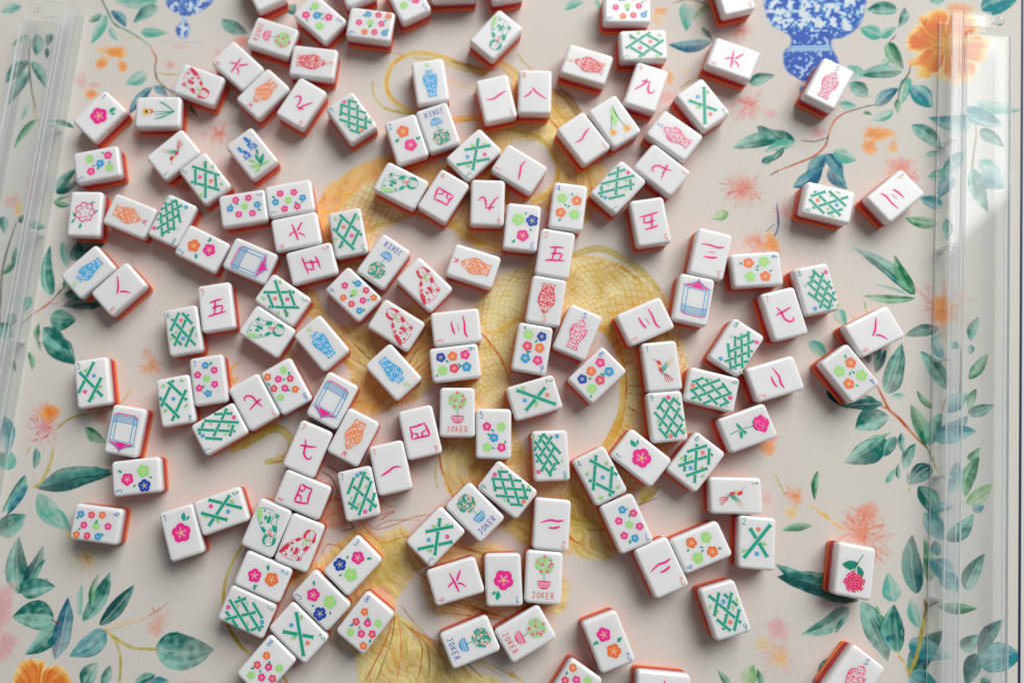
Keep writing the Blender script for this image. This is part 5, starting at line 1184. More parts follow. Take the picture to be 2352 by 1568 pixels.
DOT = {1: (5.9, [(.5, .5, 'pink', .2)], [(.66, .30, 4.2, 78, 1), (.72, .29, 2.4, 30, 1)]),
       2: (4.2, [(.47, .32, 'orange', .3), (.56, .66, 'pink', .9)], [(.30, .44, 3.0, 205, 1), (.80, .60, 2.4, 60, 2)]),
       3: (3.95, [(.46, .32, 'pink', .5), (.23, .66, 'navy', 0), (.64, .65, 'green', .3)], [(.66, .22, 2.4, 50, 1), (.28, .49, 1.8, 120, 1), (.45, .76, 1.8, 250, 1)]),
       4: (3.3, [(.29, .345, 'green', .1), (.72, .355, 'orange', .5), (.30, .655, 'orange', .2), (.70, .657, 'green', .6)], [(.38, .45, 1.8, 300, 1), (.60, .265, 1.7, 120, 1), (.54, .465, 1.8, 230, 1), (.32, .77, 2.0, 245, 1)]),
       5: (2.75, [(.31, .36, 'pink', .3), (.71, .36, 'green', .1), (.51, .58, 'lblue', .6), (.32, .77, 'green', .2), (.72, .77, 'pink', .9)], [(.42, .41, 1.9, 320, 1), (.44, .53, 2.2, 165, 1), (.44, .79, 1.7, 0, 1), (.81, .70, 1.8, 70, 1)]),
       6: (3.05, [(.30, .28, 'pink', .3), (.30, .535, 'orange', .7), (.29, .775, 'navy', .1), (.65, .28, 'lblue', .5), (.65, .533, 'rose', .2), (.67, .77, 'green', .6)], [(.62, .385, 2.2, 250, 2), (.40, .70, 2.0, 60, 1), (.76, .87, 1.8, 310, 1)]),
       7: (2.35, [(.463, .19, 'lblue', .2), (.70, .315, 'pink', .6), (.21, .36, 'pink', .1), (.45, .463, 'green', .4), (.668, .606, 'pink', .8), (.212, .633, 'pink', .3), (.45, .773, 'lblue', .5)], [(.60, .21, 2.2, 60, 1), (.31, .66, 2.0, 60, 1), (.34, .72, 1.2, 230, 1)]),
       8: (2.35, [(.31, .35, 'orange', .3), (.29, .595, 'rose', .6), (.555, .475, 'pink', .2), (.79, .351, 'green', .5), (.344, .817, 'green', .1), (.60, .705, 'pink', .7), (.836, .579, 'rose', .3), (.838, .853, 'orange', .9)], [(.44, .385, 2.0, 330, 1), (.42, .62, 1.7, 320, 1), (.26, .73, 1.8, 110, 2), (.92, .745, 2.0, 100, 1)]),
       9: (2.25, [(.226, .402, 'orange', .2), (.257, .62, 'rose', .5), (.274, .84, 'lblue', .3), (.513, .246, 'pink', .7), (.547, .492, 'green', .1), (.56, .74, 'pink', .4), (.822, .414, 'lblue', .6), (.84, .637, 'rose', .2), (.841, .859, 'orange', .8)], [(.37, .48, 2.2, 330, 1), (.40, .86, 1.8, 250, 1), (.72, .37, 2.0, 50, 1), (.66, .78, 1.7, 290, 1)])}
# each bamboo design: the stalks leaning right, the stalks leaning left (woven over and under), small flowers, leaves, stalk width
BAM = {2: ([(.15, .80, .84, .13)], [(.30, .23, .77, .74)], [(.49, .70, 'lblue'), (.52, .24, 'orange')], [(.12, .70, 3, 60, 2), (.60, .52, 3.4, 20, 2)], 1.9),
       3: ([(.61, .08, .08, .67), (.786, .426, .361, .889)], [(.16, .24, .77, .815)], [(.573, .364, 'lblue'), (.275, .664, 'pink')], [(.33, .28, 3.2, 80, 2), (.66, .64, 3.2, 40, 2), (.46, .87, 3.2, 50, 1)], 1.75),
       4: ([(.67, .11, .145, .68), (.92, .44, .475, .93)], [(.45, .14, .94, .63), (.17, .47, .63, .91)], [(.544, .547, 'lblue')], [(.18, .40, 3, 70, 2), (.80, .38, 3, 70, 2), (.74, .88, 3, 50, 2), (.30, .87, 3, 200, 2)], 1.7),
       5: ([(.16, .87, .834, .205), (.543, .897, .85, .549), (.164, .505, .512, .139)], [(.638, .92, .115, .38), (.907, .65, .417, .114)], [(.60, .64, 'orange'), (.41, .42, 'pink')], [(.76, .80, 3, 300, 2), (.14, .72, 3, 250, 2), (.86, .44, 3, 60, 2), (.70, .27, 3, 40, 2)], 1.6),
       6: ([(.51, .846, .838, .461), (.19, .78, .73, .18), (.141, .454, .463, .109)], [(.80, .85, .22, .21), (.40, .794, .161, .523), (.80, .394, .555, .129)], [(.477, .666, 'lblue'), (.487, .278, 'orange')], [(.84, .70, 3.2, 70, 1), (.70, .56, 3.2, 60, 2), (.29, .56, 3, 80, 1), (.12, .68, 3, 80, 1)], 1.55),
       7: ([(.95, .55, .71, .88), (.93, .307, .39, .91), (.80, .106, .218, .767), (.474, .17, .205, .459)], [(.91, .83, .40, .335), (.88, .28, .65, .09), (.40, .79, .17, .62)], [(.585, .871, 'pink'), (.568, .143, 'lblue')], [(.70, .42, 2.8, 30, 1), (.42, .74, 2.8, 60, 2), (.25, .60, 2.6, 60, 1), (.94, .74, 2.6, 250, 1)], 1.5),
       8: ([(.56, .165, .33, .41), (.80, .20, .40, .65), (.91, .38, .44, .885), (.95, .61, .67, .935)], [(.53, .10, .92, .55), (.40, .22, .93, .80), (.29, .33, .80, .90), (.235, .535, .68, .94)], [(.875, .193, 'pink'), (.30, .88, 'lblue')], [(.22, .43, 2.4, 100, 1), (.93, .93, 2.6, 60, 2)], 1.45),
       9: ([(.49, .145, .25, .335), (.72, .18, .25, .675), (.87, .345, .41, .835), (.88, .664, .663, .862)], [(.235, .711, .434, .916), (.17, .39, .68, .915), (.33, .29, .90, .863), (.46, .12, .935, .61), (.72, .135, .896, .294)], [(.60, .125, 'pink'), (.53, .885, 'orange')], [(.84, .20, 2.4, 70, 1), (.20, .62, 2.8, 60, 1), (.93, .84, 2.8, 80, 1)], 1.4)}
def weave(n):
    A, Bl, fl, lv, w = BAM[n]; out = []; w *= 1.16
    L = [(np.array(U(a, b)), np.array(U(c, d))) for a, b, c, d in A + Bl]; na = len(A)
    for i, (p, q) in enumerate(L):
        d = q - p; l = np.linalg.norm(d); d = d / l; nrm = np.array((-d[1], d[0])); cuts = []
        for j, (r, s) in enumerate(L):
            if (i < na) == (j < na): continue
            e = s - r; den = d[0] * e[1] - d[1] * e[0]
            if abs(den) < 1e-6: continue
            t = ((r[0] - p[0]) * e[1] - (r[1] - p[1]) * e[0]) / den; v = ((r[0] - p[0]) * d[1] - (r[1] - p[1]) * d[0]) / den
            if .2 < t < l - .2 and 0.02 < v < .98 and ((i + j) % 2 == (0 if i < na else 1)):
                cuts.append((t, (w * .5 + .28) / max(.5, abs(den) / np.linalg.norm(e))))
        cuts.sort(); spans = []; t0 = 0
        for t, g in cuts:
            if t - g - t0 > .5: spans.append((t0, t - g))
            t0 = t + g
        if l - t0 > .5: spans.append((t0, l))
        s_ = Sh(.012 * (i % 3))
        for a, b in spans:
            ln = b - a; f0 = 1.3 if a == 0 else 1.05; f1 = 1.3 if b == l else 1.05; m = min(1.1, ln * .3)
            pr = [(a, f0), (a + m * .5, (f0 + .9) / 2), (a + m, .9), (b - m, .9), (b - m * .5, (f1 + .9) / 2), (b, f1)]
            s_.ccw([tuple(p + d * t + nrm * w / 2 * k) for t, k in pr] + [tuple(p + d * t - nrm * w / 2 * k) for t, k in pr[::-1]], 'teal')
        out.append(("bamboo_stalk", s_, []))
    return out + [mini(*q) for q in fl] + [leaflet(u, v, l * 1.12, a, 'leaf', .55, c, 40) for u, v, l, a, c in lv] + [numeral(str(n), 'num_t', .145, .11)]
CRAK = {1: [[(.185, .615), (.39, .565), (.6, .50), (.8, .525)]],
        2: [[(.27, .475), (.43, .435), (.6, .435)], [(.18, .60), (.35, .57), (.55, .58), (.82, .515)]],
        3: [[(.30, .455), (.48, .42), (.69, .41)], [(.39, .545), (.59, .535)], [(.17, .71), (.32, .665), (.58, .675), (.82, .66)]],
        4: [[(.25, .395), (.5, .405), (.76, .395)], [(.25, .395), (.27, .52), (.33, .68)], [(.77, .41), (.73, .52), (.75, .65)], [(.33, .66), (.55, .635), (.76, .64)], [(.43, .41), (.45, .48), (.30, .53)], [(.60, .41), (.59, .48), (.72, .51)]],
        5: [[(.32, .395), (.5, .365), (.72, .35)], [(.50, .37), (.47, .5), (.43, .655)], [(.38, .515), (.55, .49), (.71, .485)], [(.70, .49), (.67, .56), (.64, .63)], [(.24, .675), (.5, .645), (.80, .62)]],
        6: [[(.205, .51), (.45, .485), (.76, .435)], [(.40, .335), (.47, .40), (.51, .47)], [(.44, .53), (.40, .60), (.29, .67)], [(.50, .53), (.61, .58), (.76, .665)]],
        7: [[(.26, .485), (.47, .455), (.72, .395)], [(.34, .33), (.42, .46), (.46, .60), (.58, .675), (.69, .66), (.70, .595)]],
        8: [[(.40, .475), (.33, .555), (.16, .635)], [(.41, .405), (.56, .53), (.83, .66)]],
        9: [[(.44, .32), (.40, .45), (.19, .64)], [(.30, .405), (.45, .385), (.55, .37)], [(.55, .37), (.55, .50), (.61, .60), (.70, .595), (.77, .525)]]}
def crak(n):
    out = []
    for st in CRAK[n]:
        s = Sh(); ln = sum(math.dist(U(*st[i]), U(*st[i + 1])) for i in range(len(st) - 1)); w = 1.15 if ln > 6 else .95
        s.rib([U(*p) for p in st], [.55, w * 1.2, w * 1.15, w, .45], 'pink'); out.append(("brush_stroke", s, []))
    return out + [numeral(str(n), 'num_r')]
def pattern_patches(sh, inside_fn, box, n, k, seed, r0=.28, r1=.75):
    rd = random.Random(seed); u0, u1, v0, v1 = box; c = 0; tries = 0
    while c < n and tries < 4000:
        tries += 1
        u, v = rd.uniform(u0, u1), rd.uniform(v0, v1)
        if not inside_fn(u, v): continue
        x, y = U(u, v); m = rd.randint(3, 5); a0 = rd.random() * 6.28; r = rd.uniform(r0, r1)
        sh.poly([(x + r * rd.uniform(.5, 1) * math.cos(a0 + 6.28 * i / m), y + r * rd.uniform(.5, 1) * math.sin(a0 + 6.28 * i / m)) for i in range(m)], k, .0008 * c); c += 1
VASE = {'N': ('sky', [(.24, .10), (.27, .12), (.29, .11), (.33, .12), (.36, .20), (.43, .225), (.52, .21), (.65, .16), (.78, .125), (.855, .135)], 'num_g', 120, .5, .47),
        'S': ('vpink', [(.22, .01), (.25, .05), (.285, .12), (.31, .10), (.34, .12), (.385, .215), (.47, .24), (.56, .22), (.66, .15), (.76, .13), (.86, .17)], 'num_b', 330, .5, .5),
        'E': ('vred', [(.22, .01), (.25, .05), (.30, .12), (.335, .11), (.38, .17), (.45, .24), (.54, .25), (.63, .22), (.72, .18), (.80, .17), (.86, .21)], 'vorange', 170, .5, .5),
        'W': ('vorange', [(.23, .02), (.26, .06), (.31, .13), (.345, .12), (.40, .20), (.48, .25), (.57, .245), (.67, .19), (.77, .16), (.85, .18)], 'rose', 130, .5, .5)}
def wind(ch):
    k, prof, lk, n, cu, lu = VASE[ch]
    pr = [(v, h) for v, h in prof]
    pts = [U(cu + h, v) for v, h in pr] + [U(cu - h, v) for v, h in pr[::-1]]
    s = Sh(); s.ccw(pts, k)
    def half(v):
        for (a, b), (c, d) in zip(pr, pr[1:]):
            if a <= v <= c: return b + (d - b) * (v - a) / (c - a)
        return 0
    p = Sh(.03)
    pattern_patches(p, lambda u, v: abs(u - cu) < half(v) - .03, (cu - .25, cu + .25, .24, .85), n, 'wpaint', ord(ch), .25, .6)
    p2 = Sh(.06)
    for v in (pr[2][0] + .012, pr[3][0] + .01, pr[-2][0] + .02):
        h = half(v); p2.rib([U(cu - h, v), U(cu, v + .012), U(cu + h, v)], .34, 'wpaint')
        p2.rib([U(cu - h, v + .014), U(cu, v + .026), U(cu + h, v + .014)], .3, k)
    q = ("vase", s, [("pattern", p), ("band", p2)])
    return [q, letter(ch, lk, lu, .125)]
def dog(col):
    mir = col == 'G'
    A, Bk, line, tail = ('teal', 'num_r', 'teal', 'pgreen') if mir else ('red', 'green', 'rose', 'red')
    def u(p): return U(1.0 - p[0] if mir else p[0], p[1])
    out = []
    s = Sh()
    for st in ([(.66, .19), (.60, .25), (.60, .33), (.66, .375), (.76, .375), (.83, .33), (.83, .24), (.76, .19), (.66, .19)], [(.58, .38), (.44, .42), (.28, .52), (.16, .63), (.08, .76)],
               [(.10, .80), (.22, .84), (.40, .86), (.52, .855)], [(.78, .40), (.82, .50), (.76, .60), (.70, .70), (.72, .80), (.64, .82)], [(.60, .60), (.56, .72), (.58, .82), (.66, .825)], [(.36, .62), (.46, .74), (.42, .82)], [(.69, .32), (.715, .335), (.74, .32)]):
        s.rib([u(p) for p in st], .38, line)
    out.append(("outline", s, []))
    for pts in ([(.62, .19), (.55, .24), (.53, .34), (.58, .40), (.62, .36), (.61, .27), (.67, .205)], [(.83, .21), (.89, .28), (.89, .38), (.84, .41), (.81, .36), (.82, .27)],
                [(.46, .41), (.38, .44), (.40, .49), (.50, .47), (.52, .41)], [(.73, .48), (.80, .50), (.77, .58), (.69, .62), (.65, .57)], [(.46, .60), (.54, .62), (.53, .72), (.48, .75), (.45, .68)],
                [(.62, .74), (.68, .76), (.69, .82), (.62, .82)], [(.30, .53), (.36, .52), (.34, .57), (.27, .58)], [(.34, .66), (.39, .65), (.40, .70), (.35, .71)], [(.60, .50), (.64, .49), (.63, .53)], [(.24, .78), (.30, .77), (.30, .81), (.25, .82)]):
        s = Sh(.02); rd = random.Random(len(out)); s.ccw([tuple(q) for q in spline([(x + rd.uniform(-.35, .35), y + rd.uniform(-.35, .35)) for x, y in [u(p) for p in pts + pts[:1]]][:-1] + [u(pts[0])], 4)[:-1]], A); out.append(("coat_patch", s, []))
    s = Sh(.02); s.ccw([u(p) for p in ([(.19, .60), (.25, .585), (.29, .63), (.255, .66), (.27, .70), (.21, .72), (.22, .765), (.16, .775), (.14, .82), (.09, .80), (.05, .83), (.065, .76), (.105, .73), (.10, .69), (.15, .66)])], tail); out.append(("tail", s, []))
    s = Sh(.02)
    for a in ((.675, .275), (.765, .275)): x, y = u(a); s.disc(x, y, .34, line, 0, 6)
    out.append(("eye_marks", s, []))
    s = Sh(.04); s.rib([u(p) for p in ((.60, .385), (.68, .405), (.78, .39))], .6, Bk); s.rib([u(p) for p in ((.67, .40), (.62, .45), (.58, .49))], [.7, .4], Bk); s.rib([u(p) for p in ((.68, .40), (.68, .45), (.66, .50))], [.7, .4], Bk)
    out.append(("bow", s, [])); return out
def soap():
    out = []
    s = Sh(); s.ccw([U(*p) for p in ((.54, .095), (.34, .25), (.73, .262))], 'pink'); s.ccw([U(*p) for p in ((.54, .10), (.78, .255), (.88, .25))], 'pink'); s.ccw([U(*p) for p in ((.52, .10), (.17, .235), (.30, .245))], 'pink'); out.append(("roof", s, []))
    s = Sh(.03)
    for st in ([(.545, .09), (.36, .18), (.10, .225)], [(.545, .09), (.74, .19), (.93, .245)], [(.545, .09), (.32, .25)], [(.545, .09), (.75, .265)], [(.16, .245), (.29, .27), (.785, .285), (.89, .26)]): s.rib([U(*p) for p in st], .38, 'lblue', smooth=False)
    out.append(("roof_edge", s, []))
    s = Sh(); x, y = U(.546, .065); s.disc(x, y, .55, 'pink', 0, 8); out.append(("finial", s, []))
    for a, b in (((.168, .25), (.183, .765)), ((.285, .27), (.288, .815)), ((.785, .283), (.79, .82)), ((.88, .26), (.889, .785))):
        s = Sh(); s.rib([U(*a), U(*b)], .5, 'lblue'); out.append(("pillar", s, []))
    s = Sh()
    s.rib([U(.175, .625), U(.288, .655), U(.79, .665), U(.885, .635)], .36, 'lblue', smooth=False); s.rib([U(.183, .755), U(.288, .795), U(.79, .80), U(.889, .765)], .36, 'lblue', smooth=False)
    for i in range(17):
        u = .31 + i * .028; s.rib([U(u, .66), U(u, .795)], .22, 'lblue')
    for i in range(3):
        s.rib([U(.205 + i * .028, .635 + i * .007), U(.205 + i * .028, .765 + i * .01)], .22, 'lblue'); s.rib([U(.815 + i * .026, .66 - i * .007), U(.815 + i * .026, .79 - i * .01)], .22, 'lblue')
    out.append(("railing", s, []))
    s = Sh(); s.rib([U(.175, .775), U(.288, .825), U(.79, .835), U(.895, .795)], .62, 'pink', smooth=False); out.append(("plinth", s, [])); return out
def joker(c):
    tr, ro, po, tx = ('pgreen', 'rose', 'pot', 'text_r') if c == 'R' else ('teal', 'peach', 'lblue', 'text_b')
    out = []; rd = random.Random(3); cx, cy = U(.5, .265)
    s = Sh()
    for i in range(150):
        r = 5.5 * math.sqrt(rd.random()); a = rd.random() * 6.283; x, y = cx + r * math.cos(a), cy + r * math.sin(a); b = a + rd.uniform(-1, 1); l = rd.uniform(.8, 1.4)
        s.ccw([(x - l * .5 * math.cos(b), y - l * .5 * math.sin(b)), (x + l * .4 * math.sin(b), y - l * .4 * math.cos(b)), (x + l * .7 * math.cos(b), y + l * .7 * math.sin(b)), (x - l * .4 * math.sin(b), y + l * .4 * math.cos(b))], tr, .0006 * i)
    out.append(("treetop", s, []))
    for x, y in ((0, 5.0), (3.3, 3.2), (-4.2, 1.6), (-1.2, .4), (2.8, -.6), (-1.9, -3.6), (1.9, -3.7), (4.3, .9)):
        q = Sh(.08); q.disc(cx + x, cy + y, .92, ro, 0, 9); w = Sh(.11); w.rib([(cx + x - .35, cy + y), (cx + x, cy + y + .35), (cx + x + .3, cy + y - .1)], .2, 'wpaint'); out.append(("rose", q, [("petal_line", w)]))
    s = Sh(); s.rib([U(.5, .445), U(.51, .585)], .42, 'teal'); out.append(("trunk", s, []))
    s = Sh(); s.ccw([U(*p) for p in ((.325, .565), (.69, .565), (.68, .63), (.625, .70), (.51, .725), (.39, .70), (.335, .63))], po)
    w = Sh(.03); w.rib([U(.335, .59), U(.51, .605), U(.68, .59)], .3, 'wpaint')
    for i in range(9):
        u = .365 + i * .036; w.rib([U(u - .012, .632), U(u, .62), U(u + .012, .648)], .22, 'wpaint')
        if 0 < i < 8: w.rib([U(u - .01, .672), U(u, .66), U(u + .012, .684)], .22, 'wpaint')
    out.append(("pot", s, [("pattern", w)]))
    for i, ch in enumerate("JOKER"):
        q = Sh(); x, y = U(.20 + i * .125, .895); glyph(q, ch, x, y, 1.95, 3.5, tx, .42); out.append(("letter", q, []))
    return out
def bird():
    out = []
    s = Sh(); s.ccw([U(*p) for p in ((.37, .38), (.44, .37), (.49, .43), (.48, .49), (.42, .46), (.38, .43))], 'red'); out.append(("head", s, []))
    s = Sh(); s.rib([U(.38, .405), U(.25, .32)], [.4, .22], 'red'); out.append(("beak", s, []))
    s = Sh(); s.ccw([U(*p) for p in ((.37, .42), (.43, .46), (.45, .53), (.38, .51), (.36, .46))], 'gold'); out.append(("throat", s, []))
    s = Sh(); s.ccw([U(*p) for p in ((.39, .52), (.46, .52), (.50, .60), (.47, .63), (.41, .61))], 'red'); out.append(("breast", s, []))
    s = Sh()
    for a, b, w in (((.47, .55), (.66, .41), .75), ((.49, .575), (.67, .45), .7), ((.50, .60), (.66, .49), .65), ((.49, .62), (.62, .54), .6), ((.47, .64), (.58, .64), .55), ((.46, .655), (.54, .67), .5)): s.rib([U(*a), U(*b)], [w, w * .5], 'teal')
    out.append(("wing", s, []))
    s = Sh()
    for a, b in (((.66, .42), (.84, .33)), ((.67, .445), (.87, .37)), ((.68, .465), (.85, .40)), ((.66, .49), (.78, .45)), ((.64, .52), (.74, .49))): s.rib([U(*a), U(*b)], [.3, .5, .15], 'gold')
    out.append(("wing_tip", s, []))
    s = Sh()
    for a, b in (((.53, .66), (.56, .82)), ((.55, .66), (.64, .83)), ((.57, .66), (.72, .82)), ((.59, .66), (.76, .79))): s.rib([U(*a), U(*b)], [.4, .75, .5], 'red')
    out.append(("tail", s, [])); return out + [numeral('1', 'num_t')]
def rose():
    out = []; rd = random.Random(5); cx, cy = U(.5, .23)
    s = Sh(); s.poly([(cx + 5.2 * (1 + .12 * math.sin(5 * t + 1)) * math.cos(t), cy + 4.7 * (1 + .12 * math.cos(4 * t)) * math.sin(t)) for t in (6.283 * i / 36 for i in range(36))], 'pink')
    w = Sh(.03)
    for i in range(16):
        a = rd.random() * 6.28; r = rd.uniform(.8, 3.8); w.rib([(cx + r * math.cos(a + d), cy + r * math.sin(a + d)) for d in (0, .35, .7)], .28, 'lt_pink')
    out.append(("rose_bloom", s, [("petal_line", w)]))
    s = Sh(); s.rib([U(.5, .37), U(.47, .6), U(.5, .88)], .5, 'teal'); out.append(("stem", s, []))
    out += [leaflet(.48, .62, 5.2, 200, 'teal', .5), leaflet(.49, .66, 5.2, -15, 'teal', .6), leaflet(.49, .64, 4.2, 35, 'teal', .6), leaflet(.44, .38, 2.4, 160), leaflet(.55, .38, 2.4, 20)]; return out
def hydrangea():
    out = []; rd = random.Random(9); cx, cy = U(.5, .30)
    for i in range(26):
        r = 5.4 * math.sqrt((i + .5) / 26); a = i * 2.4; x, y = cx + r * math.cos(a), cy + r * math.sin(a); k = 'pink' if i % 3 == 0 else 'red'; q = rd.uniform(1.5, 1.85); b = rd.random() * 1.57
        s = Sh(.001 * i); s.poly([(x + q * (.45 + .55 * abs(math.cos(2 * t))) * math.cos(t + b), y + q * (.45 + .55 * abs(math.cos(2 * t))) * math.sin(t + b)) for t in (6.283 * j / 16 for j in range(16))], k)
        c = Sh(.05); c.disc(x, y, .22, 'wpaint', 0, 5); out.append(("floret", s, [("floret_centre", c)]))
    s = Sh(); s.rib([U(.53, .46), U(.48, .62), U(.33, .84)], .55, 'teal'); out.append(("stem", s, []))
    out += [leaflet(.44, .66, 9.5, 15, 'dteal', .75), leaflet(.45, .62, 8, 112, 'dteal', .6)]; return out
def peony():
    out = []; cx, cy = U(.5, .46)
    s = Sh()
    for i in range(7):
        a = i * .897; px, py = cx + 4.1 * math.cos(a), cy + 4.2 * math.sin(a)
        s.rib([(px + 2.4 * math.cos(a + t), py + 2.4 * math.sin(a + t)) for t in (-1.7, -1.1, -.5, 0, .5, 1.1, 1.7)], [.4, 1.1, .4], 'vpink')
    for i in range(5):
        a = i * 1.257 + .4; px, py = cx + 2.0 * math.cos(a), cy + 2.1 * math.sin(a)
        s.rib([(px + 1.9 * math.cos(a + t), py + 1.9 * math.sin(a + t)) for t in (-1.9, -1.2, -.5, 0, .5, 1.2, 1.9)], [.3, .6, .3], 'ppink')
    s.disc(cx, cy, .5, 'orange', .02, 7); out.append(("bloom_outline", s, []))
    return out + [leaflet(.24, .58, 4.2, 120, 'teal', .5), leaflet(.22, .60, 4.2, 235, 'teal', .5), leaflet(.42, .70, 4.4, 255, 'teal', .55), leaflet(.64, .28, 3.6, 25, 'teal', .5), leaflet(.80, .48, 3.2, 40, 'teal', .5)]
def hyacinth():
    out = []; rd = random.Random(2)
    for (u0, v0), (u1, v1) in (((.34, .56), (.30, .22)), ((.66, .46), (.62, .12))):
        s = Sh()
        for i in range(46):
            t = (i + .5) / 46; x0, y0 = U(u0 + (u1 - u0) * t, v0 + (v1 - v0) * t); w = 2.5 * (1 - t) ** .6 + .3; x = x0 + rd.uniform(-w, w); k = ('lblue', 'lilac', 'navy')[rd.randint(0, 2)]; a = rd.random() * 6.28
            s.disc(x, y0, .8, k, .001 * i, 5, .5, a)
        out.append(("bloom_spike", s, []))
    s = Sh(); s.rib([U(.35, .56), U(.42, .72), U(.5, .86)], .5, 'leaf'); s.rib([U(.66, .46), U(.60, .68), U(.5, .86)], .5, 'leaf'); out.append(("stem", s, []))
    return out + [leaflet(.5, .84, 8, 150, 'leaf', .42), leaflet(.5, .84, 8.5, 40, 'teal', .42), leaflet(.52, .80, 8, 80, 'teal', .36), leaflet(.5, .86, 6.5, 190, 'leaf', .42), leaflet(.5, .86, 6.5, -5, 'leaf', .42), leaflet(.62, .62, 5, 60, 'teal', .4), leaflet(.42, .70, 4.5, 130, 'leaf', .4)]
def tulip():
    out = []
    for u, v, d in ((.33, .22, -.06), (.74, .30, .05)):
        s = Sh(); s.ccw([U(u + a, v + b) for a, b in ((-.10, -.07), (-.05, -.035), (0, -.085), (.05, -.035), (.10, -.07), (.10, .04), (.04, .085), (-.04, .085), (-.10, .04))], 'gold')
        c = Sh(.03); c.ccw([U(u + a, v + b) for a, b in ((-.035, .01), (0, -.06), (.035, .01), (0, .05))], 'orange'); out.append(("tulip_head", s, [("petal", c)]))
    s = Sh(); s.rib([U(.33, .30), U(.36, .55), U(.30, .80)], .55, 'teal'); out.append(("stem", s, []))
    s = Sh(); s.rib([U(.74, .38), U(.60, .52), U(.48, .62)], .5, 'teal'); out.append(("stem", s, []))
    return out + [leaflet(.34, .80, 14, 66, 'pgreen', .42)]
def daffodil():
    out = []; s = Sh(); cx, cy = U(.52, .26)
    for a in (95, 60, 130, 20, 165, 215, -40): 
        l = 3.6 if a in (95, 60, 130) else 3.2; s.rib([(cx, cy), (cx + l * .6 * math.cos(R(a)), cy + l * .6 * math.sin(R(a))), (cx + l * math.cos(R(a + 14)), cy + l * math.sin(R(a + 14)))], [.9, 1.2, .3], 'gold')
    out.append(("daffodil_bloom", s, []))
    s = Sh(); s.ccw([U(*p) for p in ((.44, .33), (.60, .33), (.57, .40), (.47, .40))], 'orange'); out.append(("trumpet", s, []))
    for a, b, c, w in (((.5, .40), (.5, .6), (.5, .84), .6), ((.26, .42), (.34, .62), (.5, .86), 1.1), ((.80, .52), (.76, .62), (.5, .87), 1.1), ((.40, .44), (.44, .64), (.5, .85), .7)):
        s = Sh(); s.rib([U(*a), U(*b), U(*c)], [.4, w, .5], 'teal'); out.append(("blade_leaf", s, []))
    return out
def design(kind):
    if kind.startswith('dot'):
        n = int(kind[3]); r, fl, lv = DOT[n]
        return [flower(u, v, r, k, rot) for u, v, k, rot in fl] + [leaflet(u, v, l * 1.35, a, 'teal', .68, c, 60) for u, v, l, a, c in lv] + [numeral(str(n), 'num_b')]
    if kind == 'bam1': return bird()
    if kind.startswith('bam'):
        return weave(int(kind[3]))
    if kind.startswith('crak'): return crak(int(kind[4]))
    if kind.startswith('wind'): return wind(kind[4])
    if kind.startswith('dog'): return dog(kind[3])
    if kind.startswith('joker'): return joker(kind[5])
    return {'soap': soap, 'rose': rose, 'hydrangea': hydrangea, 'peony': peony, 'hyacinth': hyacinth, 'tulip': tulip, 'daffodil': daffodil}[kind]()
CACHE = {}
def design_meshes(kind):
    if kind not in CACHE:
        CACHE[kind] = [(nm, s.mesh(kind + "_" + nm), [(n2, s2.mesh(kind + "_" + n2)) for n2, s2 in sub]) for nm, s, sub in design(kind)]
    return CACHE[kind]
def place_tile(kind, x, y, rot, label):
    e = bpy.data.objects.new("mahjong_tile", None); scene.collection.objects.link(e)
    e.empty_display_size = .005
    e.location = (x * MM, y * MM, 0.06 * MM); e.rotation_euler = (0, 0, R(rot))
    tag(e, label, "mahjong tile", "mahjong tiles scattered over the mat")
    for nm, me in BODY: obj(nm, me, e)
    for nm, me, sub in design_meshes(kind):
        p = obj(nm, me, e)
        for n2, m2 in sub: obj(n2, m2, p)
for row in TILES: place_tile(*row)
RACKS = [(336.83, 296.37, -0.11233, False, 'clear acrylic tile rack along the right side of the mat', 530.0, [86.0, 157.3, 229.3, 301.7, 374.3]), (-251.28, 312.79, -0.09611, True, 'clear acrylic tile rack slanting along the left side of the mat', 470.0, [85.2, 160.5, 234.4, 306.6])]
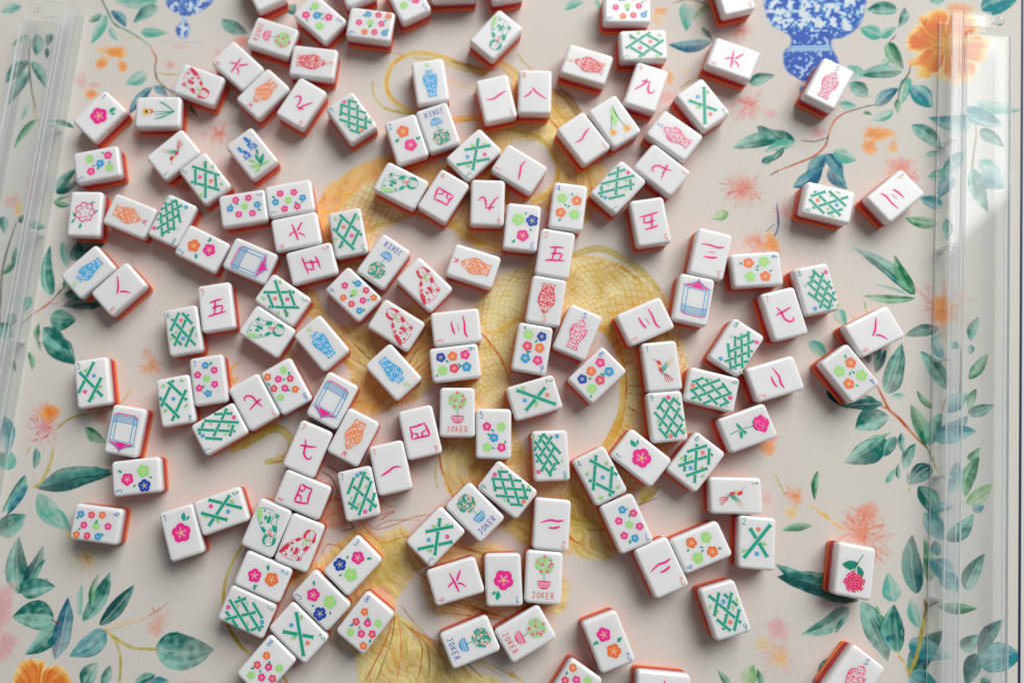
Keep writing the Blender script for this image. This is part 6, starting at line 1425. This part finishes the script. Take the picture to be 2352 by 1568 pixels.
# ------------------------------------------------------------------ clear acrylic tile racks
def acrylic(name, tint, milk=.05, rough=.03):  # milk mixes in white, painting whitish edge scatter and missing bright reflections
    m = bpy.data.materials.new(name); m.use_nodes = True; nt = m.node_tree; nt.nodes.clear()
    out = nt.nodes.new("ShaderNodeOutputMaterial"); tr = nt.nodes.new("ShaderNodeBsdfTransparent"); gl = nt.nodes.new("ShaderNodeBsdfGlossy"); df = nt.nodes.new("ShaderNodeBsdfDiffuse")
    tr.inputs[0].default_value = (*tint, 1); gl.inputs[0].default_value = (1, 1, 1, 1); df.inputs[0].default_value = (.9, .92, .94, 1)
    lw = nt.nodes.new("ShaderNodeLayerWeight"); lw.inputs[0].default_value = .5
    pw = nt.nodes.new("ShaderNodeMath"); pw.operation = 'POWER'; pw.inputs[1].default_value = 5.0; nt.links.new(lw.outputs["Facing"], pw.inputs[0])
    fr = nt.nodes.new("ShaderNodeMapRange"); fr.inputs[3].default_value = .022; fr.inputs[4].default_value = .7; nt.links.new(pw.outputs[0], fr.inputs[0])
    m1 = nt.nodes.new("ShaderNodeMixShader"); m2 = nt.nodes.new("ShaderNodeMixShader")
    tc = nt.nodes.new("ShaderNodeTexCoord"); n = nt.nodes.new("ShaderNodeTexNoise"); n.inputs["Scale"].default_value = 90
    mr = nt.nodes.new("ShaderNodeMapRange"); mr.inputs[3].default_value = milk * .5; mr.inputs[4].default_value = milk * 1.5
    nt.links.new(tc.outputs["Object"], n.inputs["Vector"]); nt.links.new(n.outputs["Fac"], mr.inputs[0])
    gl.inputs["Roughness"].default_value = rough
    nt.links.new(tr.outputs[0], m1.inputs[1]); nt.links.new(df.outputs[0], m1.inputs[2]); nt.links.new(mr.outputs[0], m1.inputs[0])
    nt.links.new(m1.outputs[0], m2.inputs[1]); nt.links.new(gl.outputs[0], m2.inputs[2]); nt.links.new(fr.outputs[0], m2.inputs[0])
    nt.links.new(m2.outputs[0], out.inputs[0])
    return m
M['acrylic'] = acrylic("clear_acrylic", (.98, .99, .99), .04)
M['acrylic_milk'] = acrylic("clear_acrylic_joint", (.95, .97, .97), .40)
M['acrylic_rim'] = acrylic("acrylic_rim_highlight", (.90, .93, .95), .60)  # extra white in the colour draws the bright edge lines
M['acrylic_top'] = acrylic("clear_acrylic_top", (.98, .99, .99), .10)
gm = mat("clear_acrylic_ball", (.98, .99, .99), .02); gm.node_tree.nodes["Principled BSDF"].inputs["Transmission Weight"].default_value = 1; M['acrylic_ball'] = gm
def prism(profile, s0, s1, bev=0.0):          # profile in (t, z), extruded along s
    n = len(profile); V = [(t, s0, z) for t, z in profile] + [(t, s1, z) for t, z in profile]
    F = [tuple(range(n - 1, -1, -1)), tuple(range(n, 2 * n))] + [(k, (k + 1) % n, n + (k + 1) % n, n + k) for k in range(n)]
    return V, F
def bx(t0, t1, s0, s1, z0, z1, c=.35):
    pr = [(t0 + c, z0), (t1 - c, z0), (t1, z0 + c), (t1, z1 - c), (t1 - c, z1), (t0 + c, z1), (t0, z1 - c), (t0, z0 + c)]
    return prism(pr, s0, s1)
def ball(cx, cy, cz, r, nu=20, nv=12):
    V = []; F = []
    for i in range(nv + 1):
        p = math.pi * i / nv
        for k in range(nu):
            a = 2 * math.pi * k / nu; V.append((cx + r * math.sin(p) * math.cos(a), cy + r * math.sin(p) * math.sin(a), cz + r * math.cos(p)))
    for i in range(nv):
        for k in range(nu): F.append((i * nu + k, (i + 1) * nu + k, (i + 1) * nu + (k + 1) % nu, i * nu + (k + 1) % nu))
    return V, F
def rack(ox, oy, ang, mirror, label, length, ribs):
    e = bpy.data.objects.new("tile_rack", None); scene.collection.objects.link(e); e.empty_display_size = .01
    e.location = (ox * MM, oy * MM, 0.15 * MM); e.rotation_euler = (0, 0, ang)
    tag(e, label, "tile rack", "clear racks along the mat's sides")
    sg = -1 if mirror else 1
    def put(name, vf, m='acrylic', smooth=False):
        V, F = vf
        V = [(sg * t, -s, z) for t, s, z in V]
        if not mirror: F = [f[::-1] for f in F]
        me = new_mesh("rack_" + name, V, F, [M[m]], None, [smooth] * len(F))
        import bmesh
        bm = bmesh.new(); bm.from_mesh(me); bmesh.ops.recalc_face_normals(bm, faces=bm.faces); bm.to_mesh(me); bm.free()
        return obj(name, me, e)
    put("inner_wall", bx(0, 1.3, 0, length, 0, 12.6)); put("outer_rail_wall", bx(5.6, 6.9, 0, length, 0, 12.6)); put("rail_top", bx(0, 6.9, 0, length, 12.65, 14.2), 'acrylic_top')
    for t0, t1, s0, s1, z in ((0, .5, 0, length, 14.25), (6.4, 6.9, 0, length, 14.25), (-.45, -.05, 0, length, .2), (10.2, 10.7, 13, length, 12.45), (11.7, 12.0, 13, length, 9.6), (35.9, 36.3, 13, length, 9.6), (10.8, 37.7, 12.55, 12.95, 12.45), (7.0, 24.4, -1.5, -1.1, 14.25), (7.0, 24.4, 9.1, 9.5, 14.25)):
        put("edge_highlight", bx(t0, t1, s0, s1, z, z + .4, .1), 'acrylic_rim')  # added milky strips that paint highlights along the rack's edges
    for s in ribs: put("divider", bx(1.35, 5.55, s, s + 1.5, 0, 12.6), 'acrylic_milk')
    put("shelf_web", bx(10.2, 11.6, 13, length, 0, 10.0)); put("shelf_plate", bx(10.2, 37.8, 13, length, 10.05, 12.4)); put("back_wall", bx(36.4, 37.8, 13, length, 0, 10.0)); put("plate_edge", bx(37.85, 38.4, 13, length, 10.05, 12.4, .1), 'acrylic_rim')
    put("pusher_arm", bx(6.95, 24.5, -1.5, 9.5, 9.6, 14.2, .5)); put("end_cap", bx(0, 6.9, -1.6, -.05, 0, 14.2))
    put("knob_neck", bx(24.55, 28.0, 1.2, 4.6, 10.4, 13.4, .9)); put("knob", ball(30.6, 2.9, 12.0, 3.2), 'acrylic_ball', True)
for r_ in RACKS: rack(*r_)
